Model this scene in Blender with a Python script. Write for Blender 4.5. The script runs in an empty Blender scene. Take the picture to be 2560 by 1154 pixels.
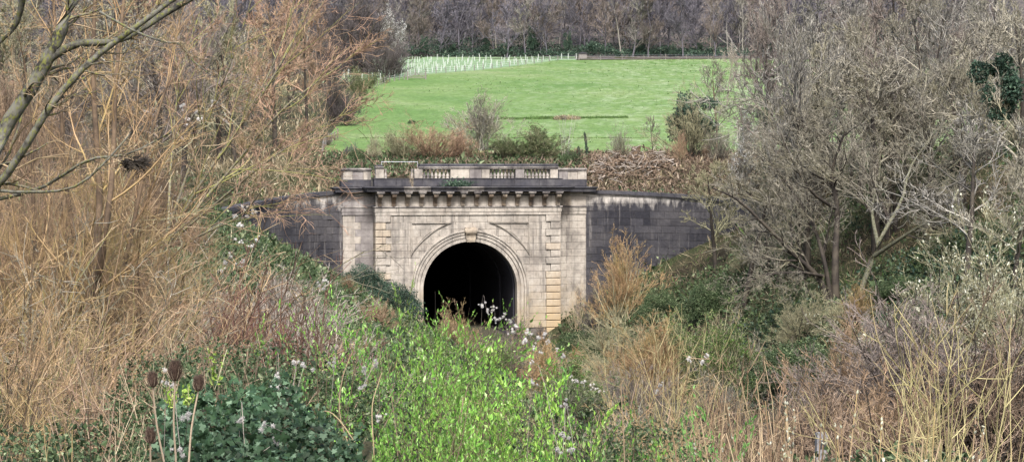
import bpy, math
import numpy as np
from mathutils import Vector, Matrix, Euler

# ------------------------------------------------------------------ camera, sky, sun, exposure
SC = bpy.context.scene
COL = SC.collection
F = 5200.0                      # focal length in pixels of a 2560 px wide picture
CAMZ = 16.5                     # eye height above the track at the portal
HORIZON = 410.0                 # picture row of the horizon (2560 x 1154)
PITCH = math.atan((577 - HORIZON) / F)

cam_data = bpy.data.cameras.new('camera')
cam = bpy.data.objects.new('camera', cam_data)
COL.objects.link(cam)
cam_data.sensor_width = 36.0
cam_data.lens = 36.0 * F / 2560.0
cam_data.clip_start = 0.2
cam_data.clip_end = 4000
cam.location = (0, 0, CAMZ)
cam.rotation_euler = (math.pi / 2 - PITCH, 0, 0)
SC.camera = cam

SUN_ELEV, SUN_AZ = math.radians(50), math.radians(176)     # azimuth from +Y, clockwise seen from above
world = bpy.data.worlds.new('World'); SC.world = world
world.use_nodes = True
wn = world.node_tree.nodes; wl = world.node_tree.links
wn.clear()
sky = wn.new('ShaderNodeTexSky'); sky.sky_type = 'NISHITA'; sky.sun_disc = False
sky.sun_elevation = SUN_ELEV; sky.sun_rotation = SUN_AZ
sky.air_density = 1.0; sky.dust_density = 4.0; sky.ozone_density = 1.0
bg = wn.new('ShaderNodeBackground'); bg.inputs['Strength'].default_value = 0.13
wo = wn.new('ShaderNodeOutputWorld')
wl.new(sky.outputs[0], bg.inputs['Color']); wl.new(bg.outputs[0], wo.inputs['Surface'])

sun_data = bpy.data.lights.new('sun', 'SUN')
sun = bpy.data.objects.new('sun', sun_data); COL.objects.link(sun)
sun_data.energy = 2.3; sun_data.angle = math.radians(12); sun_data.color = (1.0, 0.975, 0.94)
sd = Vector((math.sin(SUN_AZ) * math.cos(SUN_ELEV), math.cos(SUN_AZ) * math.cos(SUN_ELEV), math.sin(SUN_ELEV)))
sun.rotation_euler = (-sd).to_track_quat('-Z', 'Y').to_euler()
sun.location = sd * 50

vs = SC.view_settings
vs.view_transform = 'Standard'; vs.look = 'None'; vs.gamma = 1.0; vs.exposure = 1.36
vs.use_curve_mapping = False
SC.cycles.max_bounces = 5; SC.cycles.diffuse_bounces = 3; SC.cycles.transparent_max_bounces = 4
SC.cycles.glossy_bounces = 2; SC.cycles.transmission_bounces = 3

# ------------------------------------------------------------------ helpers
_cp, _sp = math.cos(PITCH), math.sin(PITCH)
def at(px, py, Y):
    """World point seen at picture position (2560 x 1154) at distance Y north of the camera."""
    u, v = (px - 1280) / F, (577 - py) / F
    dy = _cp + v * _sp; dz = -_sp + v * _cp
    k = Y / dy
    return Vector((u * k, Y, CAMZ + dz * k))
def x_at(px, Y): return (px - 1280) / F * Y
def z_at(py, Y): return at(1280, py, Y).z

def nrm(v):
    return v / np.maximum(np.linalg.norm(v, axis=-1, keepdims=True), 1e-9)

def mesh(name, V, Fa, mats, smooth=False, mi=None):
    """Mesh from a vertex array and one face array (m, 3) or (m, 4), or a list of such arrays."""
    V = np.ascontiguousarray(V, dtype=np.float32).reshape(-1, 3)
    Fs = Fa if isinstance(Fa, list) else [Fa]
    Fs = [np.asarray(f, dtype=np.int32) for f in Fs if len(f)]
    me = bpy.data.meshes.new(name)
    me.vertices.add(len(V)); me.vertices.foreach_set('co', V.ravel())
    loops = np.concatenate([f.ravel() for f in Fs])
    tot = np.concatenate([np.full(len(f), f.shape[1], np.int32) for f in Fs])
    start = np.concatenate([[0], np.cumsum(tot)[:-1]]).astype(np.int32)
    me.loops.add(len(loops)); me.loops.foreach_set('vertex_index', loops)
    me.polygons.add(len(tot)); me.polygons.foreach_set('loop_start', start)
    me.polygons.foreach_set('loop_total', tot)
    me.polygons.foreach_set('use_smooth', np.full(len(tot), smooth, dtype=bool))
    if mi is not None: me.polygons.foreach_set('material_index', np.asarray(mi, np.int32))
    for m in (mats if isinstance(mats, (list, tuple)) else [mats]): me.materials.append(m)
    me.update(calc_edges=True)
    return me

def pymesh(name, verts, faces, mats, smooth=False):
    me = bpy.data.meshes.new(name)
    me.from_pydata([tuple(v) for v in verts], [], faces)
    for m in (mats if isinstance(mats, (list, tuple)) else [mats]): me.materials.append(m)
    if smooth:
        me.polygons.foreach_set('use_smooth', np.full(len(me.polygons), True))
    me.update()
    return me

def obj(name, me, parent=None, loc=None, rot=None, scale=None, mat=None):
    o = bpy.data.objects.new(name, me); COL.objects.link(o)
    if parent is not None: o.parent = parent
    if loc is not None: o.location = loc
    if rot is not None: o.rotation_euler = rot
    if scale is not None: o.scale = scale if hasattr(scale, '__len__') else (scale,) * 3
    if mat is not None:
        o.material_slots[0].link = 'OBJECT'; o.material_slots[0].material = mat
    return o

def tag(o, label, cat, group=None, kind=None):
    if label: o['label'] = label
    if cat: o['category'] = cat
    if group: o['group'] = group
    if kind: o['kind'] = kind
    return o

def thing(name, label, cat, loc=(0, 0, 0), rot=(0, 0, 0), scale=1.0, group=None, kind=None):
    o = bpy.data.objects.new(name, None); COL.objects.link(o)
    o.empty_display_size = 0.3
    o.location = loc; o.rotation_euler = rot
    o.scale = scale if hasattr(scale, '__len__') else (scale,) * 3
    return tag(o, label, cat, group, kind)

def struct(o): o['kind'] = 'structure'; return o

# ------------------------------------------------------------------ materials
MATS = {}
def lin(c):
    return tuple(((v / 255) / 12.92 if v / 255 <= 0.04045 else ((v / 255 + 0.055) / 1.055) ** 2.4) for v in c)

class NT:
    def __init__(self, name):
        self.m = bpy.data.materials.new(name); self.m.use_nodes = True
        self.t = self.m.node_tree; self.n = self.t.nodes; self.l = self.t.links
        self.b = self.n['Principled BSDF']; self.out = self.n['Material Output']
    def node(self, kind, **kw):
        nd = self.n.new(kind)
        for k, v in kw.items():
            if k in nd.inputs: self.put(nd.inputs[k], v)
            else: setattr(nd, k, v)
        return nd
    def put(self, sock, v):
        if isinstance(v, bpy.types.NodeSocket): self.l.new(v, sock)
        elif isinstance(v, tuple) and sock.type == 'RGBA' and len(v) == 3: sock.default_value = v + (1,)
        else: sock.default_value = v
    def math(self, op, a, b=0.0, clamp=False):
        nd = self.n.new('ShaderNodeMath'); nd.operation = op; nd.use_clamp = clamp
        self.put(nd.inputs[0], a); self.put(nd.inputs[1], b); return nd.outputs[0]
    def mix(self, fac, a, b, blend='MIX'):
        nd = self.n.new('ShaderNodeMix'); nd.data_type = 'RGBA'; nd.blend_type = blend
        self.put(nd.inputs[0], fac); self.put(nd.inputs[6], a); self.put(nd.inputs[7], b); return nd.outputs[2]
    def ramp(self, fac, stops):
        nd = self.n.new('ShaderNodeValToRGB'); e = nd.color_ramp.elements
        while len(e) < len(stops): e.new(0.5)
        for i, (p, c) in enumerate(stops):
            e[i].position = p; e[i].color = (c if hasattr(c, '__len__') else (c, c, c)) + (1,)
        self.put(nd.inputs[0], fac); return nd.outputs[0]
    def pos(self): return self.n.new('ShaderNodeNewGeometry').outputs['Position']
    def mapped(self, v, scale=(1, 1, 1)):
        nd = self.n.new('ShaderNodeMapping'); self.put(nd.inputs['Vector'], v)
        nd.inputs['Scale'].default_value = scale; return nd.outputs[0]
    def noise(self, v, scale, detail=4, rough=0.6):
        nd = self.n.new('ShaderNodeTexNoise'); self.put(nd.inputs['Vector'], v)
        nd.inputs['Scale'].default_value = scale; nd.inputs['Detail'].default_value = detail
        nd.inputs['Roughness'].default_value = rough; return nd.outputs[0]
    def bump(self, h, strength=0.4, dist=0.02):
        nd = self.n.new('ShaderNodeBump'); nd.inputs['Strength'].default_value = strength
        nd.inputs['Distance'].default_value = dist; self.put(nd.inputs['Height'], h)
        self.l.new(nd.outputs[0], self.b.inputs['Normal'])
    def sep(self, v):
        nd = self.n.new('ShaderNodeSeparateXYZ'); self.put(nd.inputs[0], v); return nd.outputs
    def done(self, col, rough=0.85, spec=0.25):
        self.put(self.b.inputs['Base Color'], col); self.b.inputs['Roughness'].default_value = rough
        self.b.inputs['Specular IOR Level'].default_value = spec
        return self.m

def twig_mat(name, c1, c2, c3=None, scale=0.8, moss=None, moss_amt=0.45):
    """Bark: every twig its own tint between c1 and c2, blotches of c3, optional moss on the limbs."""
    t = NT(name)
    rnd = t.n.new('ShaderNodeNewGeometry').outputs['Random Per Island']
    col = t.mix(rnd, c1, c2)
    p = t.pos()
    nz = t.noise(p, scale, 3)
    if c3: col = t.mix(t.ramp(nz, [(0.45, 0.0), (0.65, 1.0)]), col, c3)
    if moss:
        n2 = t.noise(t.mapped(p, (1, 1, 0.5)), scale * 4, 4)
        col = t.mix(t.ramp(n2, [(moss_amt, 0.0), (moss_amt + 0.15, 1.0)]), col, moss)
        t.bump(n2, 0.5, 0.02)
    oi = t.node('ShaderNodeObjectInfo')
    col = t.mix(1.0, col, t.ramp(oi.outputs['Random'], [(0, 0.78), (1, 1.15)]), 'MULTIPLY')
    return t.done(col, 0.8, 0.2)

def leaf_mat(name, c1, c2, c3=None, trans=0.35, rough=0.5, spec=0.35, mid=0.85):
    t = NT(name)
    rnd = t.n.new('ShaderNodeNewGeometry').outputs['Random Per Island']
    stops = [(0.0, c1), (mid, c2)] + ([(1.0, c3)] if c3 else [])
    col = t.ramp(rnd, stops)
    nz = t.noise(t.pos(), 0.9, 2)
    col = t.mix(1.0, col, t.ramp(nz, [(0.34, 0.58), (0.66, 1.25)]), 'MULTIPLY')
    t.done(col, rough, spec)
    if trans:
        tr = t.node('ShaderNodeBsdfTranslucent'); t.put(tr.inputs['Color'], col)
        mx = t.node('ShaderNodeMixShader'); mx.inputs[0].default_value = trans
        t.l.new(t.b.outputs[0], mx.inputs[1]); t.l.new(tr.outputs[0], mx.inputs[2])
        t.l.new(mx.outputs[0], t.out.inputs['Surface'])
    return t.m

def stone_mat(name, base, alt, stain, soot, soot_amt=0.0, warm=None, zline=None):
    """Bath stone: block-to-block tint, blotches, dark rain streaks, soot."""
    t = NT(name)
    p = t.pos()
    oi = t.node('ShaderNodeObjectInfo').outputs['Random']
    col = t.mix(oi, base, alt)
    n1 = t.noise(p, 0.55, 6, 0.68)
    col = t.mix(t.ramp(n1, [(0.42, 0.0), (0.64, 0.9)]), col, stain)
    n2 = t.noise(p, 3.2, 6, 0.7)
    col = t.mix(1.0, col, t.ramp(n2, [(0.3, 0.72), (0.5, 0.98), (0.75, 1.12)]), 'MULTIPLY')
    st = t.noise(t.mapped(p, (2.2, 2.2, 0.16)), 1.0, 4)
    col = t.mix(t.ramp(st, [(0.52, 0.0), (0.70, 0.6)]), col, soot)
    if soot_amt:
        ns = t.noise(p, 0.5, 5, 0.7)
        col = t.mix(t.ramp(ns, [(max(0.0, 0.62 - soot_amt * 0.6), 0.0), (min(1, 0.95 - soot_amt * 0.5), 1.0)]), col, soot)
    if warm:
        zz = t.sep(p)[2]
        k = t.math('SUBTRACT', zline, zz)
        k = t.math('MULTIPLY', k, 0.35)
        k = t.math('ADD', k, t.math('MULTIPLY', t.math('SUBTRACT', t.noise(p, 0.9, 4), 0.5), 2.2))
        col = t.mix(t.math('MULTIPLY', t.math('MAXIMUM', k, 0.0), 0.6, True), col, warm)
    t.bump(n2, 0.35, 0.03)
    return t.done(col, 0.9, 0.2)

MATS['stone'] = stone_mat('bath_stone', (.40, .365, .318), (.355, .325, .285), (.26, .23, .197), (.065, .06, .058), 0.26, (.31, .25, .165), 4.8)
MATS['stone_warm'] = stone_mat('warm_stone', (.40, .355, .295), (.37, .32, .25), (.28, .225, .17), (.07, .06, .055), 0.16, (.36, .275, .17), 6.0)
MATS['stone_pier'] = stone_mat('pier_stone', (.29, .27, .258), (.275, .255, .243), (.19, .172, .165), (.085, .075, .075), 0.36)
MATS['stone_trim'] = stone_mat('trim_stone', (.50, .46, .41), (.40, .365, .33), (.25, .225, .21), (.035, .033, .04), 0.48)
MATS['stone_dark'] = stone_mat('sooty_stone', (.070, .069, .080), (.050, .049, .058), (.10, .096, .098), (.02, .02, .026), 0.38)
MATS['console'] = stone_mat('console_stone', (.46, .40, .32), (.16, .12, .09), (.22, .15, .09), (.04, .036, .036), 0.42)
MATS['mortar'] = stone_mat('mortar', (.17, .155, .14), (.15, .135, .12), (.10, .09, .085), (.05, .05, .05), 0.3)

def wing_mat():
    t = NT('sooty_wing_wall')
    p = t.pos()
    oi = t.node('ShaderNodeObjectInfo').outputs['Random']
    col = t.mix(oi, (.022, .022, .028), (.046, .045, .052))
    big = t.noise(p, 0.22, 4)
    col = t.mix(t.ramp(big, [(0.45, 0.0), (0.7, 0.8)]), col, (.085, .080, .082))
    st = t.noise(t.mapped(p, (2.6, 2.6, 0.12)), 1.0, 5, 0.7)
    col = t.mix(t.ramp(st, [(0.57, 0.0), (0.74, 0.6)]), col, (.27, .25, .235))
    z = t.sep(p)[2]
    pale = t.math('MULTIPLY', t.math('SUBTRACT', z, 12.35), 1.1)
    pale = t.math('ADD', pale, t.math('MULTIPLY', t.math('SUBTRACT', t.noise(t.mapped(p, (1.6, 1.6, 0.5)), 1.0, 5), 0.52), 4.5))
    col = t.mix(t.math('MULTIPLY', pale, 0.85, True), col, (.42, .39, .355))
    n2 = t.noise(p, 4.0, 6, 0.7)
    col = t.mix(1.0, col, t.ramp(n2, [(0.3, 0.65), (0.7, 1.2)]), 'MULTIPLY')
    t.bump(n2, 0.5, 0.04)
    return t.done(col, 0.92, 0.2)
MATS['wing'] = wing_mat()

def simple(name, c, rough=0.7, spec=0.3, metal=0.0, nscale=6.0, lo=0.8, hi=1.15):
    t = NT(name)
    n = t.noise(t.pos(), nscale, 4)
    t.b.inputs['Metallic'].default_value = metal
    return t.done(t.mix(1.0, c, t.ramp(n, [(0.3, lo), (0.7, hi)]), 'MULTIPLY'), rough, spec)
MATS['soot'] = simple('tunnel_soot_brick', (.035, .034, .042), 0.9, 0.1)
MATS['iron'] = simple('dark_iron', (.03, .03, .035), 0.6)
MATS['galv'] = simple('galvanised_rail', (.55, .57, .62), 0.45, 0.5, 0.3)
MATS['concrete'] = simple('concrete', (.20, .195, .20), 0.9, 0.2, 0, 14, 0.6, 1.2)
MATS['guard'] = simple('guard_plastic', (.40, .43, .39), 0.7)
MATS['weathered_wood'] = simple('weathered_wood', (.17, .155, .14), 0.9)
MATS['rail_steel'] = simple('rail_steel', (.16, .10, .07), 0.5, 0.5, 0.5)

def ground_mat(name, stops, nscale, patch=None, bump=0.6, bd=0.25):
    t = NT(name); p = t.pos()
    n1 = t.noise(p, nscale, 6, 0.65)
    col = t.ramp(n1, stops)
    if patch:
        n2 = t.noise(p, nscale * 0.18, 3)
        col = t.mix(t.ramp(n2, [(0.44, 0.0), (0.6, 0.85)]), col, patch)
    n3 = t.noise(p, nscale * 9, 4)
    col = t.mix(1.0, col, t.ramp(n3, [(0.3, 0.6), (0.7, 1.3)]), 'MULTIPLY')
    t.bump(n3, bump, bd)
    return t.done(col, 0.95, 0.1)
MATS['bank'] = ground_mat('bank_litter', [(.32, (.022, .018, .012)), (.5, (.05, .042, .026)), (.66, (.05, .058, .024))], 0.5, (.036, .048, .02))
MATS['ballast'] = ground_mat('track_ballast', [(.3, (.035, .036, .024)), (.6, (.075, .07, .05))], 3.0, None, 0.8, 0.08)

def field_mat():
    t = NT('meadow_grass'); p = t.pos()
    n1 = t.noise(p, 0.05, 4)
    col = t.ramp(n1, [(.35, (.078, .140, .040)), (.55, (.108, .168, .054)), (.7, (.148, .188, .082))])
    n2 = t.noise(t.mapped(p, (1, 0.38, 1)), 0.55, 6, 0.7)
    # rough tussocky grass, paler, to the right of the meadow
    s = t.sep(p)
    m = t.math('ADD', t.math('MULTIPLY', s[0], 0.018), t.math('MULTIPLY', n1, 0.9))
    k = t.ramp(n2, [(0.46, 0.0), (0.66, 1.0)])
    col = t.mix(t.math('MULTIPLY', k, t.math('MULTIPLY', m, 0.95, True), True), col, (.21, .26, .15))
    n3 = t.noise(t.mapped(p, (1, 0.4, 1)), 1.7, 5, 0.7)
    col = t.mix(1.0, col, t.ramp(n3, [(0.32, 0.72), (0.5, 1.0), (0.7, 1.22)]), 'MULTIPLY')
    t.bump(n2, 0.5, 0.6)
    return t.done(col, 0.95, 0.1)
MATS['field'] = field_mat()
MATS['rough_field'] = ground_mat('rough_planted_grass', [(.35, (.11, .175, .09)), (.6, (.19, .25, .15))], 0.35, (.145, .22, .125), 0.4)
MATS['wood_floor'] = ground_mat('woodland_floor', [(.35, (.05, .045, .045)), (.6, (.10, .085, .075))], 0.2)

# ------------------------------------------------------------------ terrain
PA = math.radians(12)                    # the portal is turned a little to the left of the view line
PC = Vector((-4.15, 200.0, 0.0))
TANA = math.tan(PA)
def portal_pt(lx, ly, lz=0.0):
    return (PC.x + lx * math.cos(PA) - ly * math.sin(PA), PC.y + lx * math.sin(PA) + ly * math.cos(PA), lz)
LS = portal_pt(-12.0, 1.6); RS = portal_pt(12.0, 1.6)
LE = (-25.5, 184.0); RE = (28.0, 190.0)
COP0, COP1 = 13.95, 12.55                # coping height at the portal and at the wing ends

def wing_y(x):
    x = np.asarray(x, float)
    y = LS[1] + (x - LS[0]) / (RS[0] - LS[0]) * (RS[1] - LS[1])
    s = np.clip((x - LS[0]) / (LE[0] - LS[0]), 0, 1)
    y = np.where(x < LS[0], LS[1] - (LS[1] - LE[1]) * s ** 2, y)
    s = np.clip((x - RS[0]) / (RE[0] - RS[0]), 0, 1)
    return np.where(x > RS[0], RS[1] - (RS[1] - RE[1]) * s ** 2, y)
def coping_z(x):
    x = np.asarray(x, float)
    s = np.maximum((x - LS[0]) / (LE[0] - LS[0]), (x - RS[0]) / (RE[0] - RS[0]))
    s = np.clip(s, 0, 1.4)
    return COP0 - (COP0 - COP1) * s ** 1.6

def fbm(x, y, seed=0, n=4, f=1.0):
    r = np.random.default_rng(seed); out = 0
    for i in range(n):
        for _ in range(3):
            a = r.uniform(0, 6.28); ph = r.uniform(0, 6.28)
            k = f * 2 ** i * r.uniform(0.7, 1.3)
            out = out + np.sin((x * math.cos(a) + y * math.sin(a)) * k + ph) / (3 * 1.8 ** i)
    return out

def smin(a, b, k):
    h = np.clip(0.5 + 0.5 * (b - a) / k, 0, 1)
    return b + (a - b) * h - k * h * (1 - h)

def front_z(x, y):
    """Ground this side of the portal: the railway cutting and the near bank the camera stands on."""
    x = np.asarray(x, float); y = np.asarray(y, float)
    xa = PC.x + (200 - y) * TANA
    d = x - xa
    sl = 0.62 - 0.20 * np.clip((190 - y) / 70, 0, 1)
    left = sl * (-d - 4.8)
    right = 0.60 * (d - 7.8)
    bank = np.maximum(np.maximum(left, right), 0.0)
    bank = smin(bank, 17.0 + 0.04 * np.abs(d), 4.0)
    near = np.where(y < 60, 14.9 - 0.12 * y, 7.7 + 0.20 * (y - 60))
    near = near + 0.35 * np.maximum(0, -x - 3)
    z = np.where(d < 0, smin(bank, near, 1.2), bank)
    return z + 0.12 * fbm(x, y, 3, 3, 0.5) * np.clip(bank, 0, 1)

def hill_profile(x, y):
    h = 17.6 + (y - 225) * 0.0930
    h = np.where(y > 440, h + (y - 440) * 0.02 + np.maximum(0, y - 462) * 0.10, h)
    return h + 0.5 * fbm(x, y, 8, 3, 0.03) * np.clip((y - 230) / 60, 0, 1)
def edge_z(x):
    x = np.asarray(x, float)
    inside = (x > LE[0] + 1) & (x < RE[0] - 1)
    xc = np.asarray(x, float)
    pz = np.where((xc > LS[0]) & (xc < RS[0]), 15.0, coping_z(xc) - 0.3)
    return np.where(inside, pz, np.maximum(front_z(x, wing_y(x)), 12.2))
def back_z(x, y):
    x = np.asarray(x, float); y = np.asarray(y, float)
    yw = wing_y(x)
    w = np.clip((y - yw) / 13.0, 0, 1); w = w * w * (3 - 2 * w)
    return edge_z(x) * (1 - w) + hill_profile(x, y) * w
def ground_z(x, y):
    return float(np.where(np.asarray(y) <= wing_y(x) - 0.02, front_z(x, y), back_z(x, y)))

def grid(name, X, Y, Z, mat):
    n, m = X.shape
    V = np.stack([X, Y, Z], -1)
    i = np.arange(n * m).reshape(n, m)
    Fq = np.stack([i[:-1, :-1], i[1:, :-1], i[1:, 1:], i[:-1, 1:]], -1).reshape(-1, 4)
    return struct(obj(name, mesh(name, V, Fq, mat, True)))

def split_axis(a, b, n, dense):    # more columns in the middle
    t = np.linspace(-1, 1, n); s = np.sign(t) * np.abs(t) ** 1.6
    v = np.concatenate([(a + b) / 2 + s * (b - a) / 2, dense]); return np.unique(np.round(v, 4))
xs = split_axis(-260, 260, 140, [LS[0] - .01, LS[0] + .01, RS[0] - .01, RS[0] + .01, LE[0] + 1.0, RE[0] - 1.0])
vv = np.linspace(0, 1, 150)
Xg, Vg = np.meshgrid(xs, vv, indexing='ij')
Yg = -6 + (wing_y(Xg) + 6 + np.where((Xg > LS[0]) & (Xg < RS[0]), 0.6, 0.0)) * Vg
grid('ground', Xg, Yg, front_z(Xg, Yg), MATS['bank'])
vb = np.linspace(0, 1, 130) ** 1.6
Xg, Vg = np.meshgrid(xs, vb, indexing='ij')
Yg = wing_y(Xg) + (900 - wing_y(Xg)) * Vg
grid('hill', Xg, Yg, back_z(Xg, Yg), MATS['bank'])

# meadow, planted plot and woodland floor: sheets lying on the hill
def sheet(name, fx0, fx1, y0, y1, mat, lift, ny=70, nx=60):
    yy = np.linspace(y0, y1, ny)
    Yq = np.repeat(yy[None], nx, 0); tt = np.linspace(0, 1, nx)[:, None]
    a = np.array([fx0(v) for v in yy])[None]; b = np.array([fx1(v) for v in yy])[None]
    Xq = a + (b - a) * tt
    return grid(name, Xq, Yq, back_z(Xq, Yq) + lift, mat)
def hedge_x(y): return np.interp(y, [212, 250, 300, 365, 455], [-19.5, -22.0, -23.5, -25.5, -30.0])
FY = lambda x: np.interp(x, [-40, -24, 10, 60, 120], [352, 368, 455, 458, 462])   # upper edge of the mown meadow
yy = np.linspace(0, 1, 90); tt = np.linspace(0, 1, 80)
Tq, Sq = np.meshgrid(tt, yy, indexing='ij')
Xq = -24 + Tq * 124
Yq = 219 + (FY(Xq) - 219) * Sq
Xq = np.maximum(Xq, hedge_x(Yq) + Tq * 4)
grid('field', Xq, Yq, back_z(Xq, Yq) + 0.12, MATS['field'])
Xq = -34 + Tq * 48
Yq = FY(Xq) + 0.3 + (464 - FY(Xq)) * Sq
grid('planted_field', Xq, Yq, back_z(Xq, Yq) + 0.10, MATS['rough_field'])
Xq = -240 + Tq * 480; Yq = 458.5 + 300 * Sq
grid('woodland_ground', Xq, Yq, back_z(Xq, Yq) + 0.06, MATS['wood_floor'])

# track bed leading out of the tunnel
n = 60
ys = np.linspace(70, 214, n); xa = PC.x + (200 - ys) * TANA
prof = [(-3.9, -0.02), (-3.1, 0.34), (3.1, 0.34), (3.9, -0.02)]
V = np.array([[(xa[i] + a, ys[i], 0.05 + b) for a, b in prof] for i in range(n)])
ii = np.arange(n * 4).reshape(n, 4)
struct(obj('track_bed', mesh('track_bed', V, np.stack([ii[:-1, :-1], ii[:-1, 1:], ii[1:, 1:], ii[1:, :-1]], -1).reshape(-1, 4), MATS['ballast'])))
# ------------------------------------------------------------------ tunnel portal
rng = np.random.default_rng(11)
PORTAL = thing('tunnel_portal', 'pale classical stone tunnel portal with arch, cornice and balustrade', 'tunnel portal',
               (PC.x, PC.y, 0), (0, 0, PA))

_box_cache = {}
def box_part(name, x0, x1, y0, y1, z0, z1, mat, parent, bevel=0.02):
    """A squared stone with worn (chamfered) edges; equal stones share one mesh. y grows into the hill."""
    s = tuple(round(v, 3) for v in (x1 - x0, y1 - y0, z1 - z0)); key = s + (mat.name, bevel)
    me = _box_cache.get(key)
    if me is None:
        hx, hy, hz = s[0] / 2, s[1] / 2, s[2] / 2; b = min(bevel, hx * .4, hz * .4, hy * .4)
        # front face inset by the chamfer, the back plain
        V = [(-hx, hy, -hz), (hx, hy, -hz), (hx, hy, hz), (-hx, hy, hz),
             (-hx, -hy + b, -hz), (hx, -hy + b, -hz), (hx, -hy + b, hz), (-hx, -hy + b, hz),
             (-hx + b, -hy, -hz + b), (hx - b, -hy, -hz + b), (hx - b, -hy, hz - b), (-hx + b, -hy, hz - b)]
        Fc = [(3, 2, 1, 0), (0, 1, 5, 4), (1, 2, 6, 5), (2, 3, 7, 6), (3, 0, 4, 7),
              (4, 5, 9, 8), (5, 6, 10, 9), (6, 7, 11, 10), (7, 4, 8, 11), (8, 9, 10, 11)]
        me = pymesh(name, V, Fc, mat); _box_cache[key] = me
    return obj(name, me, parent, ((x0 + x1) / 2, (y0 + y1) / 2, (z0 + z1) / 2))

def prism_part(name, pts, y0, y1, mat, parent):
    """Polygon in the facade plane (x, z), front at y0, back at y1."""
    n = len(pts)
    V = [(x, y0, z) for x, z in pts] + [(x, y1, z) for x, z in pts]
    Fc = [tuple(range(n)), tuple(reversed(range(n, 2 * n)))]
    Fc += [(i, i + n, (i + 1) % n + n, (i + 1) % n) for i in range(n)]
    me = pymesh(name, V, Fc, mat)
    return obj(name, me, parent)

AX, AZ, AR, AO = 0.15, 4.46, 4.62, 5.72         # arch centre, spring height, inner and outer radius
RC = AR + 0.45                                   # facing stones run under the archivolt to here
CH = 11.6 / 17                                   # course height
HW = 9.0                                         # half width of the centre bay
P1 = 1.5                                         # piers stand this far back

def arch_z(x):
    d = abs(x - AX)
    return AZ + math.sqrt(RC * RC - d * d) if d < RC else -1.0
arc_x = [AX + RC * math.cos(a) for a in np.linspace(0, math.pi, 41)]

def facing_stone(x0, x1, z0, z1, yf):
    """One facing stone, its lower corner cut away where the arch passes."""
    xsx = sorted({x0, x1, *[x for x in arc_x if x0 < x < x1]})
    # crossings of the arch with z0 and z1
    for zz in (z0, z1):
        h = zz - AZ
        if 0 <= h < RC:
            for s in (-1, 1):
                xc = AX + s * math.sqrt(RC * RC - h * h)
                if x0 < xc < x1: xsx.append(xc)
    xsx = sorted(set(xsx))
    low = []
    for x in xsx:
        inside = abs(x - AX) < RC - 1e-6
        a = arch_z(x) if inside else -1
        if inside and z1 <= AZ: a = 1e9
        low.append(max(z0, min(z1, a)))
    segs = []; cur = []
    for x, l in zip(xsx, low):
        if l < z1 - 1e-4: cur.append((x, l))
        else:
            if cur: cur.append((x, z1)); segs.append(cur); cur = []
            else: cur = []
            last = (x, z1)
            continue
        if len(cur) == 1 and x != xsx[0]: cur.insert(0, (xsx[xsx.index(x) - 1], z1))
    if cur: segs.append(cur)
    for sg in segs:
        sg = [p for i, p in enumerate(sg) if i == 0 or (abs(p[0] - sg[i - 1][0]) + abs(p[1] - sg[i - 1][1])) > 1e-4]
        if len(sg) < 2 or sg[-1][0] - sg[0][0] < 0.12: continue
        g = 0.008
        pts = [(x, l + (g if l == z0 else 0)) for x, l in sg]
        top = []
        if pts[-1][1] < z1 - 1e-4: top.append((pts[-1][0], z1 - g))
        if pts[0][1] < z1 - 1e-4: top.append((pts[0][0], z1 - g))
        poly = pts + top
        if len(poly) < 3: continue
        # shrink the sides for the joint
        xm0, xm1 = sg[0][0], sg[-1][0]
        poly = [(min(max(x, xm0 + g), xm1 - g), z) for x, z in poly]
        if all(l == z0 for _, l in sg): box_part('stone_block', xm0 + g, xm1 - g, yf, 0.22, z0 + g, z1 - g, MATS['stone'], PORTAL, 0.018)
        else: prism_part('stone_block', poly, yf, 0.22, MATS['stone'], PORTAL)

# core behind the stones: two flanks and a lintel so that the opening stays open
def core(name, x0, x1, y0, y1, z0, z1, mat='mortar'): return box_part(name, x0, x1, y0, y1, z0, z1, MATS[mat], PORTAL, 0.005)
corebits = []
arcp = [(AX + RC * math.cos(a), AZ + RC * math.sin(a)) for a in np.linspace(0, math.pi, 33)]
cpoly = [(AX + RC, -0.5)] + arcp + [(AX - RC, -0.5)]
Vc, Fc = [], []
outer = [(HW - .02, -0.5)] + [(HW - .02 if x > AX else -HW + .02, None) for x, _ in arcp]
# strips from the arch line out to a box outline
def outp(x, z):
    dx, dz = x - AX, max(z - AZ, 0)
    tx = ((HW - .02 - AX) if dx > 0 else (HW - .02 + AX)) / max(abs(dx), 1e-6)
    tz = (11.58 - AZ) / max(dz, 1e-6)
    t = min(tx, tz)
    return (AX + dx * t, (AZ + dz * t) if z > AZ else z)
n = len(cpoly)
op = [outp(*p) for p in cpoly]
# keep the corners square
for y in (0.10, 2.6):
    Vc += [(x, y, z) for x, z in cpoly] + [(x, y, z) for x, z in op]
m2 = 2 * n
for i in range(n - 1):
    Fc.append((i, n + i, n + i + 1, i + 1)); Fc.append((m2 + i, m2 + i + 1, m2 + n + i + 1, m2 + n + i))
    Fc.append((i, i + 1, m2 + i + 1, m2 + i)); Fc.append((n + i, m2 + n + i, m2 + n + i + 1, n + i + 1))
obj('wall_core', pymesh('wall_core', Vc, Fc, MATS['mortar']), PORTAL)
core('wall_core', -HW + .05, HW - .05, 0.12, 2.6, 11.0, 14.3)

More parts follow.
